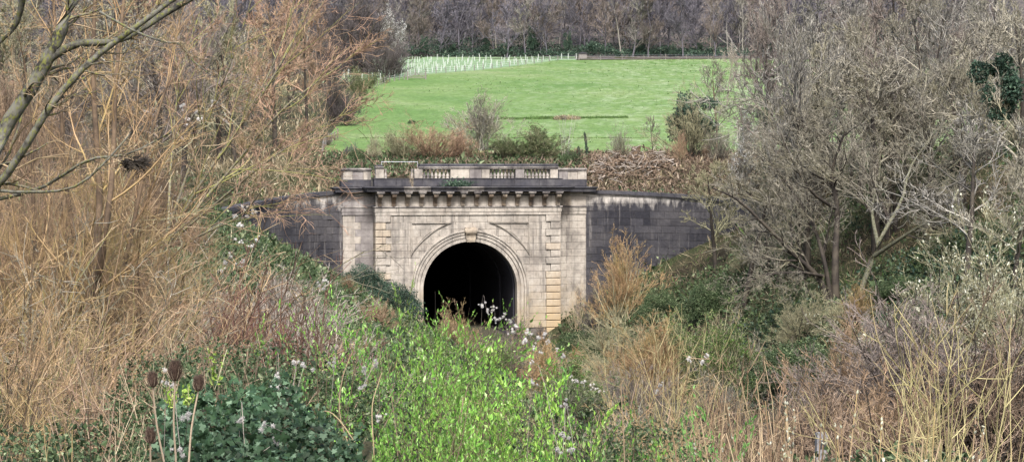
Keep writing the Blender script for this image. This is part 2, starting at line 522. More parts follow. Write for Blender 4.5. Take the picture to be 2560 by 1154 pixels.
# facing stones of the centre bay, between the quoins
for c in range(17):
    z0, z1 = c * CH, (c + 1) * CH
    if z1 < 0.9: continue
    x = -HW + (0.95 if c % 2 else 1.42)
    xe = HW - (0.95 if c % 2 else 1.42)
    if True:
        cuts = [x]
        while cuts[-1] < xe - 1.9:
            cuts.append(cuts[-1] + rng.uniform(1.05, 1.85))
        cuts.append(xe)
    for a, b in zip(cuts[:-1], cuts[1:]):
        facing_stone(a, b, z0, z1, rng.uniform(-0.004, 0.006))
# quoins, long and short, wrapping back to the piers
for s in (-1, 1):
    for c in range(17):
        z0, z1 = c * CH, (c + 1) * CH
        if z1 < 0.5: continue
        w = 0.93 if c % 2 else 1.40
        if s > 0 and c < 8: w = 1.36
        a, b = (-HW - .07, -HW + w) if s < 0 else (HW - w, HW + .07)
        q = box_part('quoin', a, b, -0.13 + rng.uniform(-.015, .015), P1 + .12, z0 + .027, z1 - .027, MATS['stone_warm' if ((s > 0 and c < 9) or rng.random() < .25) else 'stone'], PORTAL, 0.045)
# voussoirs: the archivolt with three stepped fascias, and its jambs
PROF = [(AR - .02, 0.9), (AR - .02, -0.04), (AR + .28, -0.04), (AR + .29, 0.06), (AR + .35, 0.06), (AR + .36, -0.10), (AR + .60, -0.10), (AR + .61, .0), (AR + .67, .0), (AR + .68, -0.17),
        (AR + .86, -0.17), (AR + .87, -.07), (AR + .92, -.07), (AR + .93, -0.24), (AR + 1.03, -0.26), (AO - .03, -0.22), (AO, -0.02), (AO, 0.15)]
def archivolt_piece(name, a0, a1, sub, mat):
    V, Fq = [], []; k = len(PROF)
    for i in range(sub + 1):
        a = a0 + (a1 - a0) * i / sub
        for r, y in PROF: V.append((AX + r * math.cos(a), y, AZ + r * math.sin(a)))
    for i in range(sub):
        for j in range(k - 1): Fq.append((i * k + j, i * k + j + 1, (i + 1) * k + j + 1, (i + 1) * k + j))
    Fq.append(tuple(range(k))); Fq.append(tuple(reversed(range(sub * k, sub * k + k))))
    return obj(name, pymesh(name, V, Fq, mat), PORTAL)
NV = 25
for i in range(NV):
    g = 0.0009
    archivolt_piece('voussoir', math.pi * i / NV + g, math.pi * (i + 1) / NV - g, 3, MATS['stone'])
def jamb_mesh(h, s):
    V, k = [], len(PROF)
    for z in (0.006, h - 0.006):
        for r, y in PROF: V.append((s * r, y, z))
    Fq = [(j, j + 1, k + j + 1, k + j) for j in range(k - 1)] + [tuple(range(k)), tuple(reversed(range(k, 2 * k)))]
    return pymesh('jamb_stone', V, Fq, MATS['stone'])
jm = {s: jamb_mesh(AZ / 6, s) for s in (-1, 1)}
for s in (-1, 1):
    for i in range(6): obj('jamb_stone', jm[s], PORTAL, (AX, 0, i * AZ / 6))
# keystone: a scrolled console
KP = [(0.0, 0.9), (-.20, 0.9)]
kz = [(9.02, -.30), (9.25, -.36), (9.5, -.34), (9.72, -.40), (9.82, -.52), (9.98, -.60), (10.16, -.60), (10.30, -.54), (10.36, -.44), (10.42, -.44), (10.42, .3), (9.02, .3)]
V, Fc = [], []
for s, wfun in ((-1, 1), (1, 1)):
    for z, y in kz:
        w = 0.40 + 0.16 * (z - 9.0) / 1.4
        V.append((AX + s * w, y, z))
k = len(kz)
Fc = [tuple(range(k)), tuple(reversed(range(k, 2 * k)))] + [(i, i + k, (i + 1) % k + k, (i + 1) % k) for i in range(k)]
ks = obj('keystone', pymesh('keystone', V, [tuple(reversed(f)) for f in Fc], MATS['stone_warm']), PORTAL)
for s in (-1, 1):     # volutes at the shoulders of the keystone
    a = np.linspace(0, 2 * math.pi, 15)[:-1]
    V = [(AX + s * 0.50, -.38 + .24 * math.cos(t), 10.1 + .24 * math.sin(t)) for t in a] + [(AX + s * 0.62, -.38 + .22 * math.cos(t), 10.1 + .22 * math.sin(t)) for t in a]
    Fc = [tuple(range(14)), tuple(range(14, 28))] + [(i, (i + 1) % 14, 14 + (i + 1) % 14, 14 + i) for i in range(14)]
    obj('scroll', pymesh('scroll', V, Fc, MATS['stone_warm']), ks)
# spandrel panels: a raised moulding round a sunk field
SR = 6.68
for s in (-1, 1):
    xo = AX + s * 5.78; zt = 10.86
    xi = AX + s * math.sqrt(SR ** 2 - (zt - AZ) ** 2)
    zb = AZ + math.sqrt(SR ** 2 - 5.78 ** 2)
    a0 = math.atan2(zt - AZ, xi - AX); a1 = math.atan2(zb - AZ, xo - AX)
    arc = [(AX + SR * math.cos(a0 + (a1 - a0) * i / 14), AZ + SR * math.sin(a0 + (a1 - a0) * i / 14)) for i in range(15)]
    loop = [(xi, zt)] + arc[1:-1] + [(xo, zb), (xo, zt)]
    cx, cz = np.mean([p[0] for p in loop]) + s * .7, np.mean([p[1] for p in loop]) + .5
    def ins(p, d):
        v = Vector((cx - p[0], cz - p[1])); L = v.length
        return (p[0] + v.x * min(d, L * .9) / L, p[1] + v.y * min(d, L * .9) / L)
    rings = [([ins(p, -0.08) for p in loop], 0.0), ([ins(p, -0.07) for p in loop], -0.14), ([ins(p, 0.04) for p in loop], -0.15),
             ([ins(p, 0.05) for p in loop], -0.02), ([ins(p, 0.10) for p in loop], -0.02), ([ins(p, .11) for p in loop], -0.08), ([ins(p, .16) for p in loop], -0.08), ([ins(p, .17) for p in loop], 0.01)]
    V = [(x, y, z) for r, y in rings for x, z in r]; n = len(loop)
    Fq = [(r * n + i, r * n + (i + 1) % n, (r + 1) * n + (i + 1) % n, (r + 1) * n + i) for r in range(len(rings) - 1) for i in range(n)]
    if s > 0: Fq = [tuple(reversed(f)) for f in Fq]
    obj('spandrel_moulding', pymesh('spandrel_moulding', V, Fq, MATS['stone']), PORTAL)

# string course below the frieze: two bands, cut into long stones
def run_of_stones(name, x0, x1, y0, y1, z0, z1, mat, parent, length=2.6, bevel=0.02):
    n = max(1, round((x1 - x0) / length)); c = [x0 + (x1 - x0) * i / n + (rng.uniform(-.25, .25) if 0 < i < n else 0) for i in range(n + 1)]
    for a, b in zip(c[:-1], c[1:]): box_part(name, a + .006, b - .006, y0 + rng.uniform(-.004, .004), y1, z0, z1, mat, parent, bevel)
run_of_stones('string_course_stone', -HW - .10, HW + .10, -.12, P1, 11.605, 11.90, MATS['stone'], PORTAL, 2.2)
run_of_stones('string_course_stone', -HW - .15, HW + .15, -.17, P1, 11.91, 12.34, MATS['stone'], PORTAL, 2.3)
run_of_stones('ledge_stone', -HW - .24, HW + .24, -.27, P1, 12.35, 12.46, MATS['stone_trim'], PORTAL, 3.1)
# frieze stones and consoles
CX = [-8.68 + i * (17.42 / 13) for i in range(14)]
edges = [-HW - .04] + CX + [HW + .04]
for a, b in zip(edges[:-1], edges[1:]):
    box_part('frieze_stone', a + .01, b - .01, -.03 + rng.uniform(-.01, .01), 0.4, 12.47, 13.75, MATS['stone'], PORTAL, .01)
def console_mesh():
    # side outline of an S-shaped bracket (y forward, z): bulges at the top, tucks in, curls at the foot
    pts = [(0.0, 13.62), (-.86, 13.62), (-.90, 13.50), (-.84, 13.36), (-.70, 13.27), (-.52, 13.22), (-.36, 13.10), (-.27, 12.96)]
    for i in range(5):                       # ribbed foot
        z = 12.94 - i * .095
        pts += [(-.22 - .015 * i, z), (-.30 - .012 * i, z - .035), (-.22 - .015 * i, z - .075)]
    pts += [(-.20, 12.47), (0.0, 12.47)]
    n = len(pts); V = []
    for s in (-1, 1):
        for y, z in pts: V.append((s * (.16 + .06 * (z - 12.47) / 1.15), y, z))
    Fc = [tuple(range(n)), tuple(reversed(range(n, 2 * n)))] + [(i, (i + 1) % n, (i + 1) % n + n, i + n) for i in range(n)]
    return pymesh('console', V, Fc, MATS['console'])
cm = console_mesh()
def cap_mesh():
    V, Fc = [], []
    for z, w, d in ((13.62, .27, -.92), (13.68, .29, -.96), (13.70, .34, -1.02), (13.78, .35, -1.04), (13.80, .37, -1.06), (13.86, .37, -1.06)):
        V += [(-w, d, z), (w, d, z), (w, 0, z), (-w, 0, z)]
    for i in range(5):
        for j in range(4): Fc.append((i * 4 + j, i * 4 + (j + 1) % 4, i * 4 + 4 + (j + 1) % 4, i * 4 + 4 + j))
    Fc += [(3, 2, 1, 0), (20, 21, 22, 23)]
    return pymesh('console_cap', V, Fc, MATS['stone_trim'])
capm = cap_mesh()
for x in CX:
    c = obj('console', cm, PORTAL, (x, -.035, 0))
    obj('console_cap', capm, c)
# bed mould under the cornice
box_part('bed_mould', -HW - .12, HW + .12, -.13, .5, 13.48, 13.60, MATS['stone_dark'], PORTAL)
# cornice, profile swept along in stones, returning round the ends
def cornice(x0, x1, yb, front, z0, z1, name, ret=True):
    """Stones of a moulded cornice whose face stands `front` ahead of the wall line yb."""
    prof = [(-.0, 0.0), (.86, 0.0), (.88, .07), (.88, .17), (.92, .19), (.92, .30), (.96, .33), (1.0, .40), (1.06, .47), (1.10, .52), (1.10, .60), (.0, .66)]
    h = (z1 - z0) / .66
    n = max(1, round((x1 - x0) / 2.7)); c = [x0 + (x1 - x0) * i / n for i in range(n + 1)]
    for i, (a, b) in enumerate(zip(c[:-1], c[1:])):
        k = len(prof); V = []
        for e, xx in ((0, a), (1, b)):
            for d, z in prof:
                yy = yb - d * front / 1.10
                x = xx + (.006 if e == 0 else -.006)
                if e == 0 and i == 0: x = xx - d * front / 1.10
                if e == 1 and i == n - 1: x = xx + d * front / 1.10
                V.append((x, yy, z0 + z * h + (.0 if z else 0)))
        Fc = [(j, (j + 1) % k, k + (j + 1) % k, k + j) for j in range(k)] + [tuple(reversed(range(k))), tuple(range(k, 2 * k))]
        if i in (0, n - 1):                    # return running back along the end
            base = len(V); e = 0 if i == 0 else 1; sgn = -1 if i == 0 else 1
            xx = a if i == 0 else b
            for d, z in prof: V.append((xx + sgn * d * front / 1.10, yb + 2.0, z0 + z * h))
            o = 0 if e == 0 else k
            Fc += [(o + j, o + (j + 1) % k, base + (j + 1) % k, base + j) for j in range(k)]
            Fc = [f for f in Fc if not (f == tuple(reversed(range(k))) and e == 0) and not (f == tuple(range(k, 2 * k)) and e == 1)]
        obj(name, pymesh(name, V, Fc, MATS['stone_trim'] if rng.random() < .6 else MATS['stone_dark']), PORTAL)
cornice(-HW - .02, HW + .02, 0.0, 1.22, 13.87, 14.36, 'cornice_stone')
cornice(-12.02, 12.02, P1, 0.95, 13.80, 14.31, 'cornice_stone')
# piers
for s in (-1, 1):
    a, b = (-12.0, -HW + .2) if s < 0 else (HW - .2, 12.0)
    core('pier_core', a + .06, b - .06, P1 + .1, P1 + 3.0, -.3, 14.9)
    wst = 'stone_pier' if s < 0 else 'stone'
    for c in range(17):
        z0, z1 = c * CH, (c + 1) * CH
        if z1 < (3.0 if s < 0 else 0.0): continue
        cuts = [a, a + (1.75 if c % 2 else 1.2), b]
        for j, (p, q) in enumerate(zip(cuts[:-1], cuts[1:])):
            outer_end = (j == 0 and s < 0) or (j == 1 and s > 0)
            m = MATS['stone' if (s > 0 or outer_end) else 'stone_pier']
            box_part('stone_block', p + .007, q - .007, P1 + rng.uniform(-.004, .005), P1 + 2.9 if outer_end else P1 + .3, z0 + .007, z1 - .007, m, PORTAL, .018)
    box_part('string_course_stone', a - .08, b, P1 - .09, P1 + 2.95, 11.605, 11.88, MATS[wst], PORTAL)
    box_part('string_course_stone', a - .11, b, P1 - .13, P1 + 2.95, 11.89, 12.30, MATS[wst], PORTAL)
    box_part('ledge_stone', a - .18, b + .0, P1 - .21, P1 + 2.95, 12.31, 12.41, MATS['stone_trim'], PORTAL)
    half = (a + b) / 2 + s * .1
    for p, q in ((a, half), (half, b)):
        box_part('frieze_stone', p + .006, q - .006, P1 - .005, P1 + 2.9, 12.42, 13.42, MATS[wst if rng.random() < .7 else 'stone_warm'], PORTAL)
    box_part('bed_mould', a - .10, b, P1 - .12, P1 + 2.95, 13.43, 13.79, MATS['stone_trim'], PORTAL, .04)
# dark plate added in place of the shaded slot opening low in the right pier
V = [(11.02, P1 - .02, 1.6), (11.46, P1 - .02, 1.6), (11.46, P1 - .02, 3.2), (11.24, P1 - .02, 3.55), (11.02, P1 - .02, 3.2)]
prism_part('slot_shade_plate', [(v[0], v[2]) for v in V], P1 - .03, P1 + .2, MATS['iron'], PORTAL)

# parapet of the centre bay
PY = -.55                                         # front of the parapet plinth
def pxl(px): return (px - 1172) / 25.45           # picture column to portal x
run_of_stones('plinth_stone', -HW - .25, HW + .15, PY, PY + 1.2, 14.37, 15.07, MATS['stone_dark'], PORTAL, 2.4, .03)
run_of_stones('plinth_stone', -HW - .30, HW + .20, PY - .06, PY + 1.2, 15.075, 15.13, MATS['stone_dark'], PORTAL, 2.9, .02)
def pedestal(p0, p1, z1=16.02, name='pedestal', m='stone'):
    x0, x1 = pxl(p0), pxl(p1)
    return box_part(name, x0, x1, PY + .16, PY + .86, 15.135, z1, MATS[m], PORTAL, .03)
pedestal(941, 961); pedestal(1036, 1056)
pedestal(1125, 1172, name='parapet_panel'); pedestal(1172.5, 1202, name='parapet_panel', m='stone_pier'); pedestal(1202.5, 1222, name='parapet_panel')
pedestal(1287, 1309, m='stone_pier'); pedestal(1374, 1394)
# rail and coping
def rail(p0, p1):
    x0, x1 = pxl(p0), pxl(p1)
    run_of_stones('parapet_rail', x0, x1, PY + .10, PY + .92, 16.025, 16.14, MATS['stone_trim'], PORTAL, 2.3, .02)
    run_of_stones('parapet_rail', x0 - .06, x1 + .06, PY + .02, PY + 1.0, 16.145, 16.24, MATS['stone_trim'], PORTAL, 2.3, .02)
rail(941, 960); rail(1048, 1394)
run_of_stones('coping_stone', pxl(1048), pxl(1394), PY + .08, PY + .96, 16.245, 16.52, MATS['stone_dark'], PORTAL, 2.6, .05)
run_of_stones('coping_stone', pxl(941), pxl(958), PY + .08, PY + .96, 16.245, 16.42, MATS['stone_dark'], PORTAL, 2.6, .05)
# balusters
def lathe(prof, n, mat, name):
    V, Fq = [], []
    for r, z in prof:
        for i in range(n): V.append((r * math.cos(2 * math.pi * i / n), r * math.sin(2 * math.pi * i / n), z))
    for j in range(len(prof) - 1):
        for i in range(n): Fq.append((j * n + i, j * n + (i + 1) % n, (j + 1) * n + (i + 1) % n, (j + 1) * n + i))
    Fq.append(tuple(range((len(prof) - 1) * n, len(prof) * n)))
    return pymesh(name, V, Fq, mat, True)
bal = lathe([(.14, 0), (.14, .06), (.10, .08), (.155, .18), (.165, .25), (.13, .36), (.085, .50), (.07, .62), (.075, .70), (.10, .73), (.10, .76), (.075, .78), (.13, .83), (.14, .89)], 10, MATS['stone_trim'], 'baluster')
def balusters(p0, p1, n):
    for i in range(n):
        obj('baluster', bal, PORTAL, (pxl(p0 + (p1 - p0) * i / (n - 1)), PY + .5, 15.135), (0, 0, rng.uniform(0, 6)))
balusters(1061, 1119, 7); balusters(1227, 1281, 7); balusters(1314, 1369, 7)
obj('baluster', bal, PORTAL, (pxl(966), PY + .5, 15.135)); obj('baluster', bal, PORTAL, (pxl(1031), PY + .5, 15.135))
# parapets over the piers
for s in (-1, 1):
    a, b = (-12.0, -HW - .27) if s < 0 else (HW + .22, 12.0)
    PYp = P1 - .2
    box_part('plinth_stone', a - .15, b, PYp - .1, PYp + 1.4, 14.32, 14.98, MATS['stone_dark'], PORTAL, .03)
    cuts = [a, a + .95, b - .75, b] if s < 0 else [a, a + .9, b - .9, b]
    for j, (p, q) in enumerate(zip(cuts[:-1], cuts[1:])):
        box_part('parapet_panel', p + .005, q - .005, PYp + (0.04 if j == 1 else 0), PYp + 1.2, 14.985, 15.80, MATS['stone' if (j != 1 if s < 0 else j != 0) else 'stone_pier'], PORTAL, .03)
    box_part('parapet_rail', a - .05, b, PYp - .06, PYp + 1.26, 15.805, 15.92, MATS['stone_trim'], PORTAL, .02)
    box_part('coping_stone', a - .14, b, PYp - .16, PYp + 1.34, 15.925, 16.10, MATS['stone_trim'], PORTAL, .03)
# tunnel vault behind the portal
V, k = [], 0
pr = [(AX + AR, -0.2)] + [(AX + AR * math.cos(a), AZ + AR * math.sin(a)) for a in np.linspace(0, math.pi, 33)] + [(AX - AR, -0.2)]
k = len(pr)
# soot-black lining in rings, each a little smaller or larger than the last
ringsd = [0.9, 1.5, 1.52, 4, 4.02, 8, 8.02, 14, 14.02, 24, 24.02, 45, 90]
for i, y in enumerate(ringsd):
    g = 1.0 - (0.022 if (i // 2) % 2 else 0.0)
    V += [(AX + (x - AX) * g, y, (AZ + (z - AZ) * g) if z > AZ else z) for x, z in pr]
Fq = [(i * k + j, i * k + j + 1, (i + 1) * k + j + 1, (i + 1) * k + j) for i in range(len(ringsd) - 1) for j in range(k - 1)]
Fq.append(tuple(range((len(ringsd) - 1) * k, len(ringsd) * k)))
obj('tunnel_lining', pymesh('tunnel_lining', V, Fq, MATS['soot']), PORTAL)
V = [(AX - AR, .5, .02), (AX + AR, .5, .02), (AX + AR, 90, .02), (AX - AR, 90, .02)]
obj('tunnel_floor', pymesh('tunnel_floor', V, [(0, 1, 2, 3)], MATS['soot']), PORTAL)

# ------------------------------------------------------------------ wing walls
def wing_wall(side, label):
    xs_, xe_ = (LS[0] + .35, LE[0]) if side < 0 else (RS[0] - .35, RE[0])
    root = thing('wing_wall', label, 'retaining wall', (xs_, float(wing_y(xs_)), 0))
    off = Vector(root.location)
    # arc-length samples
    t = np.linspace(0, 1, 200); X = xs_ + (xe_ - xs_) * t; Yw = wing_y(X)
    S = np.concatenate([[0], np.cumsum(np.hypot(np.diff(X), np.diff(Yw)))])
    def pt(s): return np.interp(s, S, X), np.interp(s, S, Yw)
    L = S[-1]
    # core: a curved strip, sloping top
    n = 40; V = []
    for i in range(n + 1):
        s = L * i / n; x, y = pt(s); x2, y2 = pt(min(s + .05, L)); x1, y1 = pt(max(s - .05, 0))
        tx, ty = x2 - x1, y2 - y1; q = math.hypot(tx, ty); nx, ny = (-ty / q, tx / q)
        if ny < 0: nx, ny = -nx, -ny
        zt = float(coping_z(x)) - .45
        for d, z in ((0.07, -1.0), (0.07, zt), (.9, zt), (.9, -1.0)): V.append((x + nx * d - off.x, y + ny * d - off.y, z))
    Fq = [(i * 4 + j, i * 4 + j + 1, i * 4 + 5 + j, i * 4 + 4 + j) for i in range(n) for j in range(3)]
    obj('wall_core', pymesh('wall_core', V, Fq, MATS['mortar']), root)
    def stone(name, s0, s1, z0a, z0b, z1a, z1b, d0, d1, mat):
        V = []
        for s, za, zb in ((s0, z0a, z1a), (s1, z0b, z1b)):
            x, y = pt(s); x2, y2 = pt(min(s + .05, L)); x1, y1 = pt(max(s - .05, 0))
            tx, ty = x2 - x1, y2 - y1; q = math.hypot(tx, ty); nx, ny = (-ty / q, tx / q)
            if ny < 0: nx, ny = -nx, -ny
            for d, z in ((d0, za), (d0, zb), (d1, zb), (d1, za)): V.append((x + nx * d - off.x, y + ny * d - off.y, z))
        Fc = [(0, 1, 2, 3), (7, 6, 5, 4), (0, 4, 5, 1), (1, 5, 6, 2), (2, 6, 7, 3), (3, 7, 4, 0)]
        if side > 0: pass
        obj(name, pymesh(name, V, Fc, mat), root)
    zlow = 3.5 if side < 0 else 0.7
    c = 0; z = zlow
    while z < 14:
        z1 = z + .70
        s = -(c % 2) * .7
        while s < L - .05:
            s1 = s + rng.uniform(1.25, 1.65)
            a, b = max(s, 0) + .014, min(s1, L) - .014
            if L - b < .4: b = L
            ta, tb = float(coping_z(pt(a)[0])) - .46, float(coping_z(pt(b)[0])) - .46
            x, y = pt((a + b) / 2)
            if z < min(ta, tb) - .05 and z1 > front_z(x, y - .3) - .8 and b - a > .15:
                stone('stone_block', a, b, z + .014, z + .014, min(z1 - .014, ta), min(z1 - .014, tb), rng.uniform(-.008, .008), .3, MATS['wing'])
            s = s1 if b < L else L
        z = z1; c += 1
    s = 0
    while s < L - .1:
        s1 = min(s + rng.uniform(1.3, 1.9), L)
        ta, tb = float(coping_z(pt(s)[0])), float(coping_z(pt(s1)[0]))
        stone('drip_course', s + .006, s1 - .006, ta - .45, tb - .45, ta - .34, tb - .34, -.10, .7, MATS['stone_trim'])
        stone('coping_stone', s + .006, s1 - .006, ta - .335, tb - .335, ta, tb, -.22, 1.0, MATS['stone_dark'])
        s = s1
    return root
wing_wall(-1, 'dark sooty curved retaining wall on the left of the portal')
wing_wall(1, 'dark sooty curved retaining wall on the right of the portal')

# ------------------------------------------------------------------ safety rail across the broken parapet
def polyline_tube(pts, r, n=6, mat=None, name='tube'):
    P = np.array([pts], float); R = np.full(P.shape[:2], r) if np.isscalar(r) else np.array([r], float)
    V, Fq = tubes([(P, R)], n)
    return mesh(name, V, Fq, mat, True)

def tubes(levels, sides):
    Vs, Fs, off = [], [], 0
    ang = np.arange(sides) * 2 * math.pi / sides
    ca, sa = np.cos(ang), np.sin(ang)
    for P, R in levels:
        N, K = P.shape[:2]
        if N == 0: continue
        T = nrm(np.gradient(P, axis=1))
        ref = np.where(np.abs(T[..., 2:3]) > .92, np.array([1., 0, 0]), np.array([0, 0, 1.]))
        U = nrm(np.cross(T, ref)); W = np.cross(T, U)
        ring = P[:, :, None, :] + R[:, :, None, None] * (ca[None, None, :, None] * U[:, :, None, :] + sa[None, None, :, None] * W[:, :, None, :])
        Vs.append(ring.reshape(-1, 3))
        idx = np.arange(N * K * sides).reshape(N, K, sides) + off
        nx = np.roll(idx, -1, axis=2)
        Fs.append(np.stack([idx[:, :-1], nx[:, :-1], nx[:, 1:], idx[:, 1:]], -1).reshape(-1, 4))
        off += N * K * sides
    return np.concatenate(Vs), np.concatenate(Fs)

gr = thing('guard_rail', 'thin pale metal guard rail bridging the gap in the balustrade', 'guard rail', portal_pt(pxl(1003), .55, 15.13), (0, 0, PA))
hw = (1047 - 958) / 2 / 25.45
obj('top_rail', polyline_tube([(-hw, 0, 1.58), (hw, 0, 1.58)], .024, 6, MATS['galv'], 'top_rail'), gr)
for s in (-1, 1): obj('post', polyline_tube([(s * hw, 0, -.1), (s * hw, 0, 1.61)], .02, 6, MATS['galv'], 'post'), gr)
# ------------------------------------------------------------------ plants: materials
TW = {
 'tan':     twig_mat('tan_shoots', (.46, .32, .18), (.10, .058, .032), (.27, .20, .085), 0.9),
 'tan2':    twig_mat('straw_shoots', (.52, .40, .26), (.13, .08, .045), (.31, .235, .11), 0.9),
 'red':     twig_mat('reddish_twigs', (.44, .29, .20), (.10, .06, .042), (.27, .20, .12), 0.6),
 'grey':    twig_mat('grey_twigs', (.38, .35, .28), (.050, .045, .036), (.215, .20, .135), 0.25),
 'grey2':   twig_mat('cool_grey_twigs', (.37, .35, .31), (.055, .051, .046), (.20, .19, .145), 0.25),
 'olive':   twig_mat('olive_twigs', (.40, .37, .24), (.09, .09, .05), (.26, .25, .15), 0.3),
 'wood':    twig_mat('haze_tinted_twigs', (.19, .178, .20), (.048, .045, .058), (.115, .108, .12), 0.06),  # purple-blue of distant haze mixed into the bark colour
 'wood2':   twig_mat('woodland_brown_twigs', (.27, .225, .195), (.065, .053, .048), (.15, .128, .112), 0.06),
 'darktwig': twig_mat('dark_hedge_twigs', (.15, .125, .12), (.035, .03, .032), (.085, .075, .07), 0.1),
 'birch':   twig_mat('pale_birch_bark', (.52, .48, .46), (.36, .33, .32), None),
 'dark':    twig_mat('dark_bark', (.042, .035, .030), (.026, .022, .019), (.065, .055, .042), 1.2),
 'brown':   twig_mat('brown_bark', (.19, .135, .085), (.10, .07, .048), (.07, .05, .035), 3.5),
 'mossy':   twig_mat('mossy_bark', (.20, .18, .13), (.13, .115, .085), (.06, .052, .042), 7.0, (.25, .25, .06), .52),
 'lichen':  twig_mat('grey_lichen_bark', (.15, .145, .12), (.10, .097, .08), (.022, .02, .017), 9.0, (.13, .135, .035), .50),
 'yellowmoss': twig_mat('yellow_moss_limbs', (.33, .32, .12), (.13, .115, .05), (.28, .27, .09), 1.5),
 'ochre':   twig_mat('ochre_stems', (.44, .335, .215), (.085, .06, .036), (.25, .195, .11), 0.8),
 'rust':    twig_mat('rust_stems', (.40, .275, .175), (.085, .056, .036), (.24, .175, .11), 0.5),
 'yellow':  twig_mat('yellow_stems', (.44, .39, .20), (.16, .14, .06), (.30, .24, .13), 0.8),
 'dogwood': twig_mat('dark_red_stems', (.22, .11, .085), (.06, .032, .028), (.13, .09, .06), 0.8),
 'bramble': twig_mat('bramble_stems', (.33, .245, .175), (.055, .036, .026), None),
 'dead':    twig_mat('dead_grey_branches', (.48, .42, .36), (.13, .108, .09), (.28, .24, .20), 1.0),
 'straw':   twig_mat('dry_straw', (.58, .49, .34), (.28, .21, .13), None),
}
LF = {
 'willow': leaf_mat('young_willow_leaf', (.085, .22, .028), (.29, .56, .10), (.52, .68, .31), .38, .5, .3),
 'willow2': leaf_mat('young_shoot_leaf', (.07, .19, .035), (.18, .38, .09), (.34, .48, .19), .40, .45, .4),
 'ivy':    leaf_mat('ivy_leaf', (.006, .016, .007), (.030, .062, .028), (.12, .18, .115), .06, .6, .14, .62),
 'bramble': leaf_mat('bramble_leaf', (.020, .038, .015), (.085, .125, .055), (.23, .26, .15), .2, .6, .25),
 'ever':   leaf_mat('evergreen_leaf', (.014, .032, .022), (.048, .088, .056), (.16, .21, .145), .10, .55, .25),
 'pale':   leaf_mat('pale_green_leaf', (.14, .24, .08), (.24, .34, .14), (.33, .38, .21), .35, .5, .3),
 'hedge':  leaf_mat('budding_leaf', (.055, .09, .03), (.16, .21, .085), (.30, .32, .17), .3, .6, .3),
 'catkin': leaf_mat('silver_catkin', (.24, .25, .17), (.46, .46, .36), (.66, .65, .56), .15, .8, .1),
 'blossom': leaf_mat('white_blossom', (.62, .62, .60), (.80, .80, .78), None, .25, .7, .2),
 'fluff':  leaf_mat('seed_fluff', (.62, .59, .56), (.86, .84, .81), None, .3, .9, .1),
 'grass':  leaf_mat('bank_grass', (.04, .085, .02), (.14, .23, .06), (.32, .34, .16), .3, .6, .2),
 'drygrass': leaf_mat('dry_grass', (.10, .08, .045), (.36, .30, .19), (.52, .46, .33), .25, .7, .2),
 'bank_rough': leaf_mat('rough_bank_grass', (.05, .10, .025), (.10, .17, .05), (.16, .20, .08), .2, .7, .15),
 'litter': leaf_mat('brown_litter', (.06, .042, .032), (.22, .165, .12), (.38, .31, .24), .1, .8, .1),
 'willow3': leaf_mat('yellowish_willow_leaf', (.10, .23, .025), (.35, .57, .10), (.55, .67, .30), .38, .5, .3),
 'tussock': leaf_mat('meadow_tussock', (.11, .175, .06), (.16, .22, .095), (.26, .29, .17), .2, .7, .15),
 'gold':   leaf_mat('yellow_green_leaf', (.20, .34, .05), (.38, .52, .10), (.55, .62, .22), .4, .5, .3),
}

# ------------------------------------------------------------------ plants: growing
def path(P0, D0, L, K, wig, up, g, bend=None):
    """Polylines of K points from P0 along D0; wig = wandering, up = pull to the sky (negative droops)."""
    N = len(P0); P = np.empty((N, K, 3)); P[:, 0] = P0; d = nrm(np.asarray(D0, float))
    st = (np.asarray(L) / (K - 1)).reshape(-1, 1) * np.ones((N, 1))
    for k in range(1, K):
        d = d + g.normal(0, wig, (N, 3)); d[:, 2] += up
        if bend is not None: d = d + bend
        d = nrm(d); P[:, k] = P[:, k - 1] + d * st
    return P

def grow(par, g, n, t0, t1, ang, sd, ratio, K, wig, up, rr, rmin, tip=0.5, Lmin=0.0, rsd=.25, falloff=.5):
    P, R = par; N, Kp = P.shape[:2]
    m = np.full(N, int(n)) if n >= 1 else (g.random(N) < n).astype(int)
    idx = np.repeat(np.arange(N), m); M = len(idx)
    t = g.uniform(t0, t1, M)
    f = t * (Kp - 1); i = np.minimum(f.astype(int), Kp - 2); fr = (f - i)[:, None]
    A, B = P[idx, i], P[idx, i + 1]
    p0 = A + (B - A) * fr; T = nrm(B - A)
    r = R[idx, i] + (R[idx, i + 1] - R[idx, i]) * fr[:, 0]
    plen = np.linalg.norm(np.diff(P, axis=1), axis=2).sum(1)[idx]
    ref = np.where(np.abs(T[:, 2:3]) > .9, np.array([1., 0, 0]), np.array([0, 0, 1.]))
    U = nrm(np.cross(T, ref)); W = np.cross(T, U)
    az = g.uniform(0, 2 * math.pi, M)[:, None]; a = np.radians(g.normal(ang, sd, M))[:, None]
    D = np.cos(a) * T + np.sin(a) * (np.cos(az) * U + np.sin(az) * W)
    L = np.maximum(plen * ratio * (1 - falloff * t) * np.exp(g.normal(0, rsd, M)), Lmin)
    Pn = path(p0, D, L, K, wig, up, g)
    r0 = np.maximum(np.minimum(r * rr, r), rmin)[:, None]
    Rn = r0 + (np.maximum(rmin * tip, r0 * .25) - r0) * np.linspace(0, 1, K)[None]
    return Pn, Rn

def taper(K, r0, r1, p=1.0): return r0 + (r1 - r0) * np.linspace(0, 1, K) ** p

def spline(pts, K):
    pts = np.array([tuple(p) for p in pts], float); n = len(pts)
    t = np.linspace(0, n - 1, K); i = np.minimum(t.astype(int), n - 2); f = (t - i)[:, None]
    p0 = pts[np.maximum(i - 1, 0)]; p1 = pts[i]; p2 = pts[i + 1]; p3 = pts[np.minimum(i + 2, n - 1)]
    return .5 * ((2 * p1) + (-p0 + p2) * f + (2 * p0 - 5 * p1 + 4 * p2 - p3) * f ** 2 + (-p0 + 3 * p1 - 3 * p2 + p3) * f ** 3)

